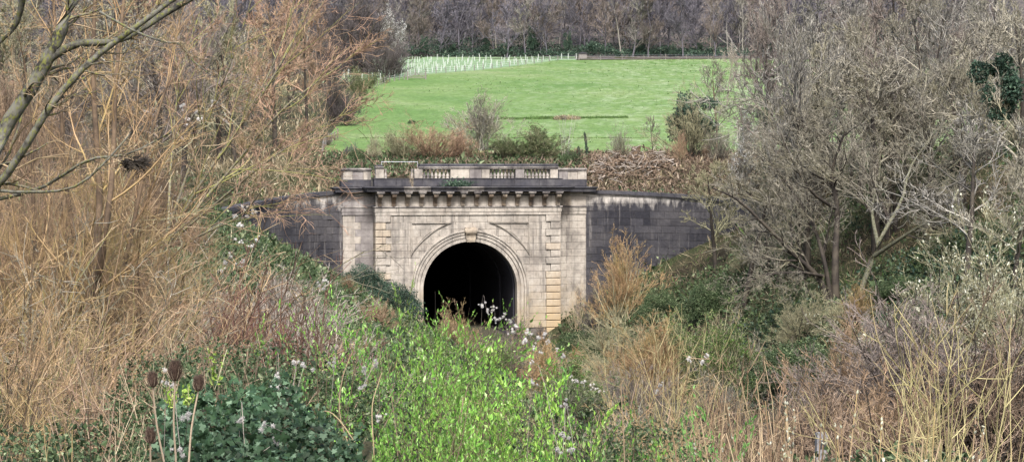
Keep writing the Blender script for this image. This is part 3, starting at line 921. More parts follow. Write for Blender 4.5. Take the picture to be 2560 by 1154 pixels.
def leaves_geo(P, D, Nn, L, W, fold=.25):
    """Folded lozenge leaves: base, two shoulders, tip."""
    D = nrm(D); S = nrm(np.cross(D, Nn)); Nn = np.cross(S, D)
    L = np.asarray(L).reshape(-1, 1); W = np.asarray(W).reshape(-1, 1)
    mid = P + D * L * .45
    V = np.stack([P, mid + S * W * .5 + Nn * W * fold, P + D * L, mid - S * W * .5 + Nn * W * fold], 1)
    n = len(P); b = np.arange(n)[:, None] * 4
    Ft = np.concatenate([b + np.array([[0, 1, 2]]), b + np.array([[0, 2, 3]])], 1).reshape(-1, 3)
    return V.reshape(-1, 3), Ft

def leaf_on(levels, g, per, t0, t1, L, W, spread=45, up=.25, sd=.25):
    Ps, Ds = [], []
    for P, R in levels:
        N, K = P.shape[:2]; idx = np.repeat(np.arange(N), per); M = len(idx)
        t = g.uniform(t0, t1, M) * (K - 1); i = np.minimum(t.astype(int), K - 2); f = (t - i)[:, None]
        A, B = P[idx, i], P[idx, i + 1]
        Ps.append(A + (B - A) * f); T = nrm(B - A)
        a = np.radians(spread); rv = nrm(g.normal(0, 1, (M, 3)))
        Ds.append(nrm(np.cos(a) * T + np.sin(a) * rv + np.array([0, 0, up])))
    P = np.concatenate(Ps); D = np.concatenate(Ds); M = len(P)
    s = np.exp(g.normal(0, sd, M))
    return leaves_geo(P, D, nrm(g.normal(0, 1, (M, 3)) + np.array([0, -.4, .8])), L * s, W * s)

def blob_leaves(g, n, blobs, L, W, out=.7):
    """Leaf clumps: leaves on and just inside noisy balls (x, y, z, rx, rz)."""
    w = np.array([b[3] ** 2 for b in blobs]); k = g.choice(len(blobs), n, p=w / w.sum())
    B = np.array(blobs)[k]
    v = nrm(g.normal(0, 1, (n, 3))); rad = g.uniform(.45, 1.0, n) ** .5
    bump = 1 + .22 * np.sin(v[:, 0] * 5 + B[:, 0] * 7) * np.sin(v[:, 1] * 4 + 2) + .15 * np.sin(v[:, 2] * 9 + B[:, 1] * 5)
    P = B[:, :3] + v * (rad * bump)[:, None] * B[:, [3, 3, 4]]
    D = nrm(g.normal(0, 1, (n, 3)) + v * .5 + np.array([0, 0, .1]))
    s = np.exp(g.normal(0, .3, n))
    return leaves_geo(P, D, nrm(v * out + g.normal(0, .6, (n, 3)) + np.array([0, 0, .3])), L * s, W * s)

def height_of(levels): return max(np.percentile(P[..., 2], 99.7) for P, R in levels)

def rescale(levels, h): return [(P / h, R / h) for P, R in levels]

class Model:
    """parts: list of (name, mesh, is_mass)"""
    def __init__(self, parts): self.parts = parts

# ---- unit-height models (root at origin, height about 1)
def m_tree(seed, trunk_r=.018, fork=.22, spread=46, n=(13, 7, 6, 4), rmin=.0016, wig=.10, up=.06, sides=6, narrow=1.0, lean=(0, 0), name='tree'):
    g = np.random.default_rng(seed)
    ps = path(np.zeros((1, 3)), np.array([[lean[0], lean[1], 1.]]), .86, 9, .055, .03, g)
    tr = (ps, taper(9, trunk_r, trunk_r * .22)[None])
    l1 = grow(tr, g, n[0], fork, .98, spread, 11, .56 * narrow, 7, wig, up, .55, rmin * 1.5, falloff=.62)
    l2 = grow(l1, g, n[1], .18, 1.0, 40, 13, .50, 5, wig * 1.3, up, .6, rmin * 1.2)
    l3 = grow(l2, g, n[2], .12, 1.0, 38, 13, .58, 4, wig * 1.3, up * 2.2, .6, rmin)
    l4 = grow(l3, g, n[3], .1, 1.0, 34, 14, .66, 3, wig * 1.5, up * 2.2, .7, rmin, .6)
    lv = [tr, l1, l2, l3, l4]; h = height_of(lv); lv = rescale(lv, h)
    V, Fq = tubes([lv[0]], sides); tm = mesh(name + '_trunk', V, Fq, TW['dark'], True)
    V, Fq = tubes(lv[1:], 3); cm_ = mesh(name + '_crown', V, Fq, TW['grey'], True)
    return Model([('trunk', tm, 0), ('crown', cm_, 1)])

def m_brush(seed, stems=30, spread=32, n=(7, 4, 3), rmin=.0022, r0=.006, wig=.06, up=.06, bx=.07, curve=None, len_sd=.16, tipang=28, lv3=True):
    """Many-stemmed shrub: a fan of shoots from one stool."""
    g = np.random.default_rng(seed)
    az = g.uniform(0, 2 * math.pi, stems); a = np.radians(np.abs(g.normal(0, spread, stems)))
    D = np.stack([np.sin(a) * np.cos(az), np.sin(a) * np.sin(az), np.cos(a)], 1)
    P0 = np.stack([g.normal(0, bx, stems), g.normal(0, bx, stems), np.zeros(stems) - .02], 1)
    L = np.exp(g.normal(0, len_sd, stems)) * (1 - .25 * (a / 1.2) ** 2)
    ps = path(P0, D, L, 7, wig, up, g, curve)
    st = (ps, np.linspace(r0, max(rmin, r0 * .2), 7)[None].repeat(stems, 0))
    lv = [st]; tw = []
    l1 = grow(st, g, n[0], .2, 1.0, tipang, 10, .38, 5, wig * 1.4, up, .65, rmin); tw.append(l1)
    l2 = grow(l1, g, n[1], .15, 1.0, tipang + 4, 12, .5, 4, wig * 1.8, up, .7, rmin); tw.append(l2)
    if len(n) > 2 and n[2]:
        l3 = grow(l2, g, n[2], .15, 1.0, tipang + 4, 12, .55, 3, wig * 2, up, .8, rmin); tw.append(l3)
    h = height_of(lv + tw); lv = rescale(lv, h); tw = rescale(tw, h)
    V, Fq = tubes(lv, 4); a_ = mesh('shrub_stem', V, Fq, TW['tan'], True)
    V, Fq = tubes(tw, 3); b_ = mesh('shrub_twigs', V, Fq, TW['tan'], True)
    return Model([('stem', a_, 1), ('twigs', b_, 1)]), lv, tw

def with_leaves(seed, mdl, per, L, W, mat, t0=.1, spread=45, up=.3, sd=.3, last=2):
    m, lv, tw = mdl; g = np.random.default_rng(seed)
    V, Ft = leaf_on(tw[-last:] if last else lv + tw, g, per, t0, 1.0, L, W, spread, up, sd)
    return Model(m.parts + [('foliage', mesh('shrub_foliage', V, Ft, mat), 1)])

def m_ivy_bush(seed, blobs, n, L, W, stem_h=.6, stem_r=.03, mat='ever', twigs=True):
    g = np.random.default_rng(seed)
    V, Ft = blob_leaves(g, n, blobs, L, W)
    fm = mesh('ivy_foliage', V, Ft, LF[mat])
    ps = path(np.zeros((1, 3)), np.array([[0, 0, 1.]]), stem_h, 7, .06, .02, g)
    tr = (ps, taper(7, stem_r, stem_r * .5)[None])
    l1 = grow(tr, g, 9, .3, 1, 45, 12, .6, 6, .12, .08, .5, .004)
    l2 = grow(l1, g, 6, .3, 1, 40, 12, .5, 4, .15, .06, .6, .003)
    V, Fq = tubes([tr], 6); tm = mesh('ivy_trunk', V, Fq, TW['dark'], True)
    V, Fq = tubes([l1, l2], 3); cm_ = mesh('ivy_limbs', V, Fq, TW['grey'], True)
    return Model([('trunk', tm, 0), ('crown', cm_, 1), ('foliage', fm, 1)])

GROUPS_SEEN = {}
def place(model, name, label, cat, px, Y, top=None, H=None, w=1.0, rot=None, mats=None, group=None, sink=.05, tilt=(0, 0), dx=0):
    x = x_at(px, Y) + dx; z = ground_z(x, Y) - sink
    if H is None: H = z_at(top, Y) - z
    H = max(H, .2)
    r = (tilt[0], tilt[1], rot if rot is not None else RG.uniform(0, 6.28))
    o = thing(name, label, cat, (x, Y, z), r, (H * w, H * w, H), group)
    for i, (pn, me, mass) in enumerate(model.parts):
        c = obj(pn, me, o, mat=(mats[i] if mats and i < len(mats) and mats[i] else None))
        if mass: c['kind'] = 'stuff'
    return o
RG = np.random.default_rng(77)

# ------------------------------------------------------------------ model library
TREES = [m_tree(s, n=(14, 7, 6, 3), spread=50, wig=.15, rmin=.0019) for s in (1, 2, 3)]
TREES_BIG = [m_tree(s, n=(16, 8, 6, 3), spread=50, wig=.16, rmin=.0017) for s in (4, 5)]
TALL = [m_tree(s, trunk_r=.011, fork=.18, n=(20, 7, 5, 3), spread=32, narrow=.8, rmin=.0013, sides=6, up=.12, wig=.09) for s in (17, 18, 19)]
WOODS = [m_tree(s, trunk_r=.010, fork=.10, n=(20, 6, 5, 2), spread=40, narrow=.75, rmin=.0026, sides=5, up=.10) for s in (11, 12, 13, 14)]
BIRCH = [m_tree(s, trunk_r=.010, fork=.35, n=(16, 6, 4, 2), spread=28, narrow=.55, rmin=.0022, sides=5, up=.12) for s in (15, 16)]
BR = [m_brush(s, 46, 44, (8, 5, 3), .0024, .008, .07) for s in (21, 22, 23)]
BRM = [b[0] for b in BR]
FAN = [m_brush(s, 22, 30, (6, 3, 0), .0030, .0075, .05, .05, tipang=30)[0] for s in (25, 26)]
ARCH = [m_brush(s, 34, 34, (5, 2, 0), .0021, .0052, .075, -.012, .12, np.array([[.085, -.01, 0]]), .30, 30)[0] for s in (31, 32, 33)]
SWEEP = [m_brush(s, 40, 26, (10, 5, 2), .0010, .0040, .07, .0, .12, np.array([[.055, 0, 0]]), .25, 26)[0] for s in (35, 36)]
WAND = [m_brush(s, 16, 14, (2, 0), .0035, .007, .03, .03, .12, tipang=22)[0] if False else m_brush(s, 16, 13, (3, 1, 0), .0030, .006, .035, .04, .14, tipang=24)[0] for s in (41, 42)]
TANG = [m_brush(s, 20, 46, (6, 3, 0), .0021, .0052, .12, .0, .16, np.array([[.03, 0, 0]]), .3, 42)[0] for s in (37, 38, 39)]
YOUNG = [m_brush(s, 7, 24, (9, 3, 0), .0015, .0048, .05, .05, .03, tipang=36)[0] for s in (44, 45, 46)]
SAPB = [m_brush(s, 10, 28, (13, 4, 0), .0011, .0042, .06, .06, .07, tipang=34) for s in (51, 52, 53, 54)]
SAP = [with_leaves(60 + i, b, 10, .0120, .0052, LF['willow'], .05, 38, .5, .33) for i, b in enumerate(SAPB)]
LEAFY = [with_leaves(70 + i, b, 3, .016, .009, LF['hedge'], .1, 50, .1) for i, b in enumerate(BR[:2])]
CATK = [with_leaves(75, BR[2], 1, .012, .007, LF['catkin'], .3, 40, .3)]
BLOS = [with_leaves(76, BR[0], 1, .011, .010, LF['blossom'], .3, 60, .0)]
g0 = np.random.default_rng(5)
IVYB = [m_ivy_bush(81, [(float(g0.normal(0, .17)), float(g0.normal(0, .15)), float(g0.uniform(.25, .86)), float(g0.uniform(.09, .19)), float(g0.uniform(.08, .17))) for _ in range(22)], 13000, .026, .017),
        m_ivy_bush(82, [(0, 0, .35, .10, .30), (.03, 0, .7, .09, .26), (-.02, .02, .9, .06, .1)], 6000, .018, .014, .95)]
MOUND = [m_ivy_bush(83, [(0, 0, .4, .5, .42), (.4, .1, .3, .4, .36), (-.42, 0, .3, .42, .36), (.1, -.3, .3, .4, .34), (-.75, .1, .15, .3, .25), (.78, .0, .14, .3, .24)], 22000, .030, .020, .5, .02, 'bramble')]
HEDGE = [m_ivy_bush(85, [(0, 0, .5, .55, .45), (.5, 0, .4, .45, .4), (-.5, .1, .42, .45, .42)], 5000, .07, .05, .6, .02, 'hedge')]

# ------------------------------------------------------------------ far wood on the hill
wl_ = 'bare tree coloured a hazy grey purple in the wood above the meadow'
wb_ = 'pale trunked slender birch in the wood above the meadow'
k = 0
for row, (Y0, npx, jit) in enumerate([(466, 62, 3), (474, 54, 4), (484, 46, 4), (497, 40, 5), (514, 34, 6)]):
    for i in range(npx):
        px = 40 + (2560 - 40) * (i + RG.uniform(-.4, .4)) / npx
        if px > 1960 and row > 1 and RG.random() < .5: continue
        if px < 620 and row > 1 and RG.random() < .6: continue
        bi = RG.random() < (.20 if row < 3 else .12)
        mdl = BIRCH[k % 2] if bi else WOODS[k % 4]
        H = RG.uniform(12.5, 18.5)
        place(mdl, 'birch_tree' if bi else 'woodland_tree', wb_ if bi else wl_, 'tree', px, Y0 + RG.uniform(-jit, jit), H=H, w=RG.uniform(.9, 1.25),
              mats=(TW['grey2'] if bi else TW['wood'], TW[('wood', 'wood2', 'wood', 'grey2', 'wood2', 'wood', 'wood')[k % 7]]), group='birches in the far wood' if bi else 'bare trees of the far wood')
        k += 1
# dark undergrowth at the foot of the wood
def undergrowth(name, label, cat, n, fx, fy, hmax, L, mat, seed, kind='stuff'):
    g = np.random.default_rng(seed)
    X = fx(g, n); Y = fy(g, n)
    env = hmax * (.18 + .95 * np.clip(.35 + .9 * fbm(X, Y, seed, 4, .22), 0, 1.3) ** 1.3)
    Z = back_z(X, Y) + g.uniform(0, 1, n) ** .8 * env
    P = np.stack([X, Y, Z], 1)
    V, Ft = leaves_geo(P, nrm(g.normal(0, 1, (n, 3))), nrm(g.normal(0, 1, (n, 3)) + np.array([0, -.5, .6])), L * np.exp(g.normal(0, .3, n)), L * .7 * np.exp(g.normal(0, .3, n)))
    o = obj(name, mesh(name, V, Ft, mat)); return tag(o, label, cat, None, kind)
undergrowth('undergrowth', 'dark evergreen undergrowth along the foot of the far wood', 'undergrowth', 42000,
            lambda g, n: g.uniform(-62, 95, n), lambda g, n: 464 + g.exponential(5.0, n), 5.2, .34, LF['ever'], 91)
for i, (px, top, w) in enumerate([(1215, 90, .5), (1262, 105, .6), (1330, 60, .4), (1480, 100, .6), (1420, 75, .45), (1600, 95, .7), (1745, 105, .8), (1130, 100, .6), (1060, 85, .5), (1680, 110, .6)]):
    place(IVYB[0], 'ivy_clad_tree', 'dark ivy clad tree at the edge of the far wood', 'tree', px, 463 + RG.uniform(0, 5), top=top, w=w, group='ivy clad trees at the wood edge')

# ------------------------------------------------------------------ young trees in white tubes, gate, fences
def tube_guard():
    V, Fq = [], []; n = 6
    for r, z in ((.062, -.1), (.058, 1.25), (.045, 1.27), (.045, .9)):
        V += [(r * math.cos(6.2832 * i / n), r * math.sin(6.2832 * i / n), z) for i in range(n)]
    Fq = [(j * n + i, j * n + (i + 1) % n, (j + 1) * n + (i + 1) % n, (j + 1) * n + i) for j in range(3) for i in range(n)]
    b = len(V)
    V += [(.12, -.02, -.1), (.16, -.02, -.1), (.16, .02, -.1), (.12, .02, -.1), (.12, -.02, 1.4), (.16, -.02, 1.4), (.16, .02, 1.4), (.12, .02, 1.4)]
    Fq += [tuple(b + q for q in f) for f in ((0, 1, 5, 4), (1, 2, 6, 5), (2, 3, 7, 6), (3, 0, 4, 7), (4, 5, 6, 7))]
    return pymesh('tree_guard', V, Fq, MATS['guard'])
tgm = tube_guard()
gpts = []
for r in range(12):
    for c in range(32):
        x = -30.5 + c * 1.3 + RG.uniform(-.35, .35); y = 372 + r * 7.4 + RG.uniform(-1.8, 1.8) + c * .35
        if y < float(FY(x)) + 2.0 or y > 461 or x > 10.5: continue
        if RG.random() < .10: continue
        gpts.append((x, y))
for x, y in gpts:
    s = RG.uniform(.62, .95)
    tag(obj('tree_guard', tgm, None, (x, y, ground_z(x, y) + .1), (RG.normal(0, .06), RG.normal(0, .07), RG.uniform(0, 6)), (1.15 * s, 1.15 * s, s)),
        'white plastic tube guarding a sapling on the planted slope', 'tree guard', 'white tree guards on the slope')
for px in (1403, 1420, 1440):
    x = x_at(px, 459); tag(obj('tree_guard', tgm, None, (x, 459, ground_z(x, 459) + .1)), 'white plastic tube guarding a sapling on the planted slope', 'tree guard', 'white tree guards on the slope')

# field gate
GX, GY = x_at(1042, 372), 372.0
gate = thing('field_gate', 'grey wooden field gate with crossed braces below the white tubes', 'gate', (GX, GY, ground_z(GX, GY) + .1), (0, 0, .25))
for s in (-1, 1): box_part('gate_post', s * 1.65 - .12, s * 1.65 + .12, -.1, .1, -.2, 1.45, MATS['weathered_wood'], gate)
for z in (.25, .5, .78, 1.08): box_part('gate_bar', -1.52, 1.52, -.04, .04, z, z + .11, MATS['weathered_wood'], gate)
for s in (-1, 1):
    V, Fq = tubes([(np.array([[(s * 1.5, -.06, .3), (0, -.06, 1.15)]]), np.full((1, 2), .05))], 4)
    obj('gate_brace', mesh('gate_brace', V, Fq, MATS['weathered_wood']), gate)
# post and wire fence along the meadow's upper edge, and left hedge fence
def fence(name, label, pts, step, h=1.25, wires=3, rp=.09):
    pts = np.array(pts, float); seg = np.hypot(*np.diff(pts, axis=0).T); S = np.concatenate([[0], np.cumsum(seg)])
    n = int(S[-1] / step); ss = np.linspace(0, S[-1], n + 1)
    X = np.interp(ss, S, pts[:, 0]); Y = np.interp(ss, S, pts[:, 1]); Z = np.array([ground_z(a, b) for a, b in zip(X, Y)])
    root = thing(name, label, 'fence', (X[0], Y[0], Z[0]))
    pm = polyline_tube([(0, 0, -.3), (0, 0, h)], rp, 5, MATS['weathered_wood'], 'fence_post')
    for a, b, c in zip(X, Y, Z): obj('post', pm, root, (a - X[0], b - Y[0], c - Z[0]), (RG.normal(0, .04), RG.normal(0, .04), 0), (1, 1, RG.uniform(.85, 1.1)))
    for w in range(wires):
        P = np.stack([X - X[0], Y - Y[0], Z - Z[0] + h * (.35 + .28 * w)], 1)[None]
        V, Fq = tubes([(P, np.full(P.shape[:2], .012))], 3); obj('wire', mesh('fence_wire', V, Fq, MATS['galv']), root)
fence('wire_fence', 'post and wire fence along the upper edge of the green meadow', [(x, float(FY(x)) + .4) for x in np.linspace(-19.5, 62, 40)], 4.6)
fence('wire_fence', 'short post and wire fence left of the field gate', [(GX - 2.2, GY - .5), (GX - 4.5, GY - 8), (GX - 6.0, GY - 22)], 2.4)
fence('wire_fence', 'fence posts beside the dark hedge at the lower left of the meadow', [(-20.6, 246), (-21.0, 232), (-20.2, 222)], 3.0)
# small wooden feeder or hut at the wood edge
HX = x_at(1456, 462); hut = thing('field_shelter', 'tiny timber shelter at the edge of the far wood', 'shelter', (HX, 461.5, ground_z(HX, 461.5)))
box_part('wall', -.9, .9, -.5, .5, -.1, 1.1, MATS['weathered_wood'], hut)
prism_part('roof', [(-1.1, 1.1), (1.1, 1.1), (1.1, 1.2), (0, 1.55), (-1.1, 1.2)], -.65, .65, MATS['iron'], hut)
# dark spoil ridge and brown seam lying across the meadow
def ridge(name, label, px0, px1, py, Y, h, mat, n=2600, wd=1.5, L=.34):
    g = np.random.default_rng(int(px0)); t = g.uniform(0, 1, n)
    X = x_at(px0, Y) + (x_at(px1, Y) - x_at(px0, Y)) * t
    e = np.sin(np.pi * np.clip(t, .0, 1)) ** .4 * (.6 + .4 * fbm(X, X * 0, 4, 2, .8))
    Yy = Y + g.normal(0, wd * .4, n); Z = back_z(X, Yy) + .1 + g.uniform(0, 1, n) * h * e
    P = np.stack([X, Yy, Z], 1)
    V, Ft = leaves_geo(P, nrm(g.normal(0, 1, (n, 3)) + np.array([0, 0, 1.2])), nrm(g.normal(0, 1, (n, 3))), L * np.ones(n), L * .3 * np.ones(n))
    tag(obj(name, mesh(name, V, Ft, mat)), label, 'grass', None, 'stuff')
ridge('tussock_bank', 'low bank of rough dark green grass across the lower meadow', 1160, 1570, 293, 279, .32, LF['bank_rough'], 5200, 1.5, .22)
ridge('dead_bracken', 'strip of brown dead stalks on the low meadow bank', 1385, 1450, 293, 277.6, .6, LF['drygrass'], 900)
ridge('tussock_clump', 'small dark tussock low on the left of the meadow', 1022, 1036, 297, 272, .55, LF['bramble'], 160)
# furrow line low on the meadow
ridge('furrow_grass', 'thin dark furrow line low across the meadow', 900, 1640, 328, 246, .12, LF['grass'], 2200, .3, .16)

# tussocks in the meadow
g = np.random.default_rng(120); n = 26000
Xm = g.uniform(-26, 92, n); Ym = 224 + 232 * g.random(n) ** 1.1
keep = (Ym < FY(Xm) - 1) & (Xm > hedge_x(Ym) + 1.0) & (fbm(Xm, Ym, 21, 3, .12) + .012 * Xm + g.normal(0, .35, n) > .1)
Xm, Ym = Xm[keep], Ym[keep]; n = len(Xm)
s_ = .20 * np.exp(g.normal(0, .35, n)) * (Ym / 300)
V, Ft = leaves_geo(np.stack([Xm, Ym, back_z(Xm, Ym) + .08], 1), nrm(g.normal(0, .8, (n, 3)) * np.array([1, 1, .2]) + np.array([0, 0, .28])), nrm(g.normal(0, .35, (n, 3)) + np.array([0, -.6, 1.4])), s_, s_ * .5)
tag(obj('meadow_tussocks', mesh('meadow_tussocks', V, Ft, LF['tussock'])), 'pale rough tussocks scattered over the green meadow', 'grass', None, 'stuff')
# ------------------------------------------------------------------ hedge and trees on the left of the meadow
B = place
B(BRM[0], 'hedgerow_tree', 'large dark bare hedgerow tree left of the white tubes', 'tree', 925, 392, top=2, w=1.5, mats=(TW['dark'], TW['darktwig']), rot=.5)
B(BRM[1], 'hedgerow_tree', 'bare brown hedgerow tree leaning over the field gate', 'tree', 962, 378, top=85, w=1.3, mats=(TW['dark'], TW['darktwig']), rot=2.5)
B(BLOS[0], 'blossom_tree', 'pale blossoming tree at the left end of the wood', 'tree', 975, 462, top=12, w=.7, mats=(TW['grey2'], TW['grey2']))
B(BRM[2], 'hedgerow_tree', 'tall bare tree behind the hedge at the upper left of the meadow', 'tree', 868, 400, top=-30, w=1.4, mats=(TW['dark'], TW['darktwig']))
B(IVYB[0], 'conifer_clump', 'dark evergreen at the corner of the planted slope', 'tree', 905, 405, top=60, w=.8)
B(TREES_BIG[0], 'hedgerow_tree', 'dark many branched tree filling the corner between hedge and wood', 'tree', 900, 410, top=-40, w=1.0, mats=(TW['dark'], TW['darktwig']))
B(BRM[0], 'hedgerow_tree', 'dark rounded bare bush just left of the field gate', 'tree', 985, 385, top=120, w=1.2, mats=(TW['dark'], TW['darktwig']))
B(LEAFY[1], 'hawthorn_bush', 'grey green scrub at the bend of the meadow hedge', 'bush', 925, 345, top=178, w=1.2, mats=(TW['dark'], TW['olive']))
B(LEAFY[0], 'hawthorn_bush', 'low grey green scrub below the field gate', 'bush', 960, 362, top=186, w=1.2, mats=(TW['dark'], TW['grey2']))
B(LEAFY[0], 'hawthorn_bush', 'round budding pale green hawthorn beside the meadow', 'bush', 893, 315, top=168, w=1.0, mats=(TW['olive'], TW['olive']))
B(LEAFY[1], 'hawthorn_bush', 'smaller grey green bush below the hawthorn', 'bush', 872, 290, top=228, w=1.1, mats=(TW['olive'], TW['grey']))
B(BRM[1], 'blackthorn_bush', 'dark bare blackthorn bush at the lower left meadow edge', 'bush', 866, 268, top=240, w=1.2, mats=(TW['dark'], TW['darktwig']))
B(BRM[0], 'hedgerow_tree', 'dark bare thicket filling the hedge left of the meadow', 'tree', 838, 275, top=190, w=1.2, mats=(TW['dark'], TW['darktwig']))
B(BRM[2], 'hedgerow_tree', 'bare hedge tree behind the reddish twigs at the meadow corner', 'tree', 820, 340, top=40, w=.9, mats=(TW['dark'], TW['darktwig']))

# ------------------------------------------------------------------ strip behind the parapet
B(BRM[0], 'grey_sallow', 'round pale grey sallow standing alone against the meadow', 'bush', 1203, 228, top=225, w=1.7, mats=(TW['grey2'], TW['grey']), rot=1.)
B(BRM[1], 'hazel_thicket', 'broad reddish brown hazel thicket behind the balustrade', 'thicket', 1085, 216, top=295, w=2.0, mats=(TW['rust'], TW['red']))
B(BRM[2], 'hazel_thicket', 'olive brown left half of the thicket behind the parapet', 'thicket', 1005, 217, top=310, w=2.0, mats=(TW['olive'], TW['olive']))
B(BRM[0], 'hazel_thicket', 'brown thicket between the round sallow and the hazel', 'thicket', 1150, 218, top=322, w=1.7, mats=(TW['olive'], TW['red']))
B(LEAFY[0], 'elder_bush', 'green budding elder bush behind the middle of the balustrade', 'bush', 1345, 217, top=308, w=1.7, mats=(TW['olive'], TW['olive']))
B(LEAFY[1], 'elder_bush', 'low leafy bush left of the green elder', 'bush', 1275, 217, top=330, w=1.8, mats=(TW['olive'], TW['olive']))
B(MOUND[0], 'bramble_mound', 'dark bramble mound behind the left pier of the portal', 'bramble', 890, 214, top=365, w=1.0)
B(MOUND[0], 'bramble_mound', 'dark bramble mound behind the right end of the balustrade', 'bramble', 1425, 215, top=372, w=1.0)
B(MOUND[0], 'bramble_mound', 'green undergrowth seen through the gap in the balustrade', 'bramble', 1000, 211, top=395, w=1.2, mats=(None, None, LF['hedge']))
B(MOUND[0], 'bramble_mound', 'undergrowth seen between the balusters', 'bramble', 1180, 212, top=400, w=1.2, mats=(None, None, LF['hedge']))
B(CATK[0], 'sallow_bush', 'small pale sallow with dark base behind the left pier', 'bush', 935, 217, top=318, w=.55, mats=(TW['olive'], TW['olive']))
B(BRM[1], 'blackthorn_bush', 'dark bare scrub behind the left pier', 'bush', 878, 220, top=352, w=1.0, mats=(TW['dark'], TW['wood']))
B(YOUNG[0], 'bare_sapling', 'thin pale forked sapling behind the right pier', 'sapling', 1412, 216, top=268, w=.7, mats=(TW['birch'], TW['grey2']))
B(IVYB[1], 'ivy_stump', 'slim leaning ivy clad dead trunk against the meadow', 'tree stump', 1470, 219, top=330, w=.5, tilt=(0, -.16))
B(IVYB[1], 'ivy_stump', 'short ivy clad stump left of the leaning dead trunk', 'tree stump', 1450, 218, top=366, w=.9, tilt=(0, -.12))
B(BRM[2], 'thorn_tree', 'small bare thorn tree alone above the brush pile', 'tree', 1548, 219, top=308, w=.85, mats=(TW['dark'], TW['grey']))
B(TREES[0], 'thorn_tree', 'twisted bare thorn tree left of the ivy tree', 'tree', 1632, 220, top=288, w=.75, mats=(TW['dark'], TW['wood2']))
B(BRM[0], 'pollard_willow', 'reddish topped pollard bush below the ivy tree', 'bush', 1702, 214, top=326, w=.8, mats=(TW['olive'], TW['red']))
B(BRM[1], 'thorn_tree', 'bare scrub right of the pollard bush', 'bush', 1800, 214, top=300, w=.85, mats=(TW['dark'], TW['grey']))
# ivy tree with a bare leaning limb
B(BRM[2], 'thorn_tree', 'fine twigged olive thorn round the dark ivy tree', 'tree', 1722, 217, top=205, w=.95, mats=(TW['dark'], TW['olive']))
B(IVYB[0], 'ivy_tree', 'dark ivy tree at the right edge of the meadow', 'tree', 1728, 219, top=225, w=.9, rot=.4)
B(TREES[1], 'leaning_tree', 'bare grey tree leaning over the ivy tree', 'tree', 1790, 226, top=130, w=.75, mats=(TW['brown'], TW['grey']), tilt=(0, .12), rot=1.0)
B(TREES[2], 'bare_tree', 'wispy bare tree at the top right corner of the meadow', 'tree', 1815, 300, top=105, w=.7, mats=(TW['grey'], TW['dead']))
B(BLOS[0], 'blossom_tree', 'white blossoming thorn right of the ivy tree', 'tree', 1865, 205, top=250, w=.55, mats=(TW['grey'], TW['grey']))
for px, top, w, l in [(1765, 362, .5, 'squat dark stump right of the brush pile'), (1590, 366, .5, 'squat dark stump on top of the brush pile')]:
    x = x_at(px, 216); z = ground_z(x, 216)
    g = np.random.default_rng(px); a = np.linspace(0, 6.2832, 10)[:-1]; hh = z_at(top, 216) - z
    V = []; 
    for zz, r in ((-.2, 1.25), (.35, 1.0), (.8, .92), (1.0, .98)):
        V += [(w * r * math.cos(t) * (1 + .12 * math.sin(3 * t)), w * r * math.sin(t), hh * zz + (g.uniform(-.1, .1) if zz > .9 else 0)) for t in a]
    Fq = [(j * 9 + i, j * 9 + (i + 1) % 9, (j + 1) * 9 + (i + 1) % 9, (j + 1) * 9 + i) for j in range(3) for i in range(9)] + [tuple(range(27, 36))]
    tag(obj('tree_stump', pymesh('tree_stump', V, Fq, TW['brown']), None, (x, 216, z)), l, 'tree stump')

# brush pile of cut branches: each branch a piece
bp = thing('brush_pile', 'heap of grey cut branches behind the right pier', 'brush pile', (x_at(1580, 213), 213, ground_z(x_at(1580, 213), 213)))
g = np.random.default_rng(14)
bms = []
for i in range(6):
    ps = path(np.zeros((1, 3)), np.array([[1., 0, .1]]), 1.0, 6, .14, 0, g); st = (ps - ps[:, 3:4], taper(6, .045, .015)[None])
    sub = grow(st, g, 5, .2, 1, 40, 12, .35, 4, .2, 0, .6, .014)
    V, Fq = tubes([st, sub], 4); bms.append(mesh('cut_branch', V, Fq, TW['dead'], True))
for i in range(290):
    u = g.uniform(-1, 1); v = g.normal(-.5, .9)
    hgt = 2.0 * max(0, 1 - u * u) ** .7 * math.exp(-v * v * .12)
    gx_, gy_ = bp.location.x + u * 4.2, bp.location.y + v * 1.8
    gy_ = max(gy_, float(wing_y(gx_)) + 1.2)
    obj('branch', bms[i % 6], bp, (gx_ - bp.location.x, gy_ - bp.location.y, ground_z(gx_, gy_) - bp.location.z + g.uniform(.05, 1.0) * hgt + .1), (g.normal(0, .4), g.normal(0, .4), g.uniform(0, 6.28)), g.uniform(.7, 2.0), TW['dead'] if g.random() < .4 else TW['bramble'])
# dry bracken along the wing-wall tops
def scatter_ground(name, label, cat, n, pxr, Yr, mat, L, Lw, seed, up=1.0, dens=None, depth=None, lift=.0, layers=0.0):
    """Blades or leaves standing on the ground, spread evenly over the view; L grows with distance."""
    g = np.random.default_rng(seed)
    px = g.uniform(*pxr, n); Y = np.exp(g.uniform(math.log(Yr[0]), math.log(Yr[1]), n)); X = (px - 1280) / F * Y
    if dens is not None:
        kx = dens(px, Y, X); m = g.random(n) < kx; px, Y, X = px[m], Y[m], X[m]; n = len(X)
    fr = Y <= wing_y(X) - .1
    Z = np.where(fr, front_z(X, Y), back_z(X, Y)) + lift
    Z = Z + g.uniform(0, 1, n) * layers
    s = L * np.exp(g.normal(0, .35, n)) * (Y / 100) ** .55
    D = nrm(g.normal(0, .55, (n, 3)) + np.array([0, 0, up]))
    V, Ft = leaves_geo(np.stack([X, Y, Z], 1), D, nrm(g.normal(0, 1, (n, 3)) + np.array([0, -.6, .5])), s, s * Lw)
    return tag(obj(name, mesh(name, V, Ft, mat)), label, cat, None, 'stuff')
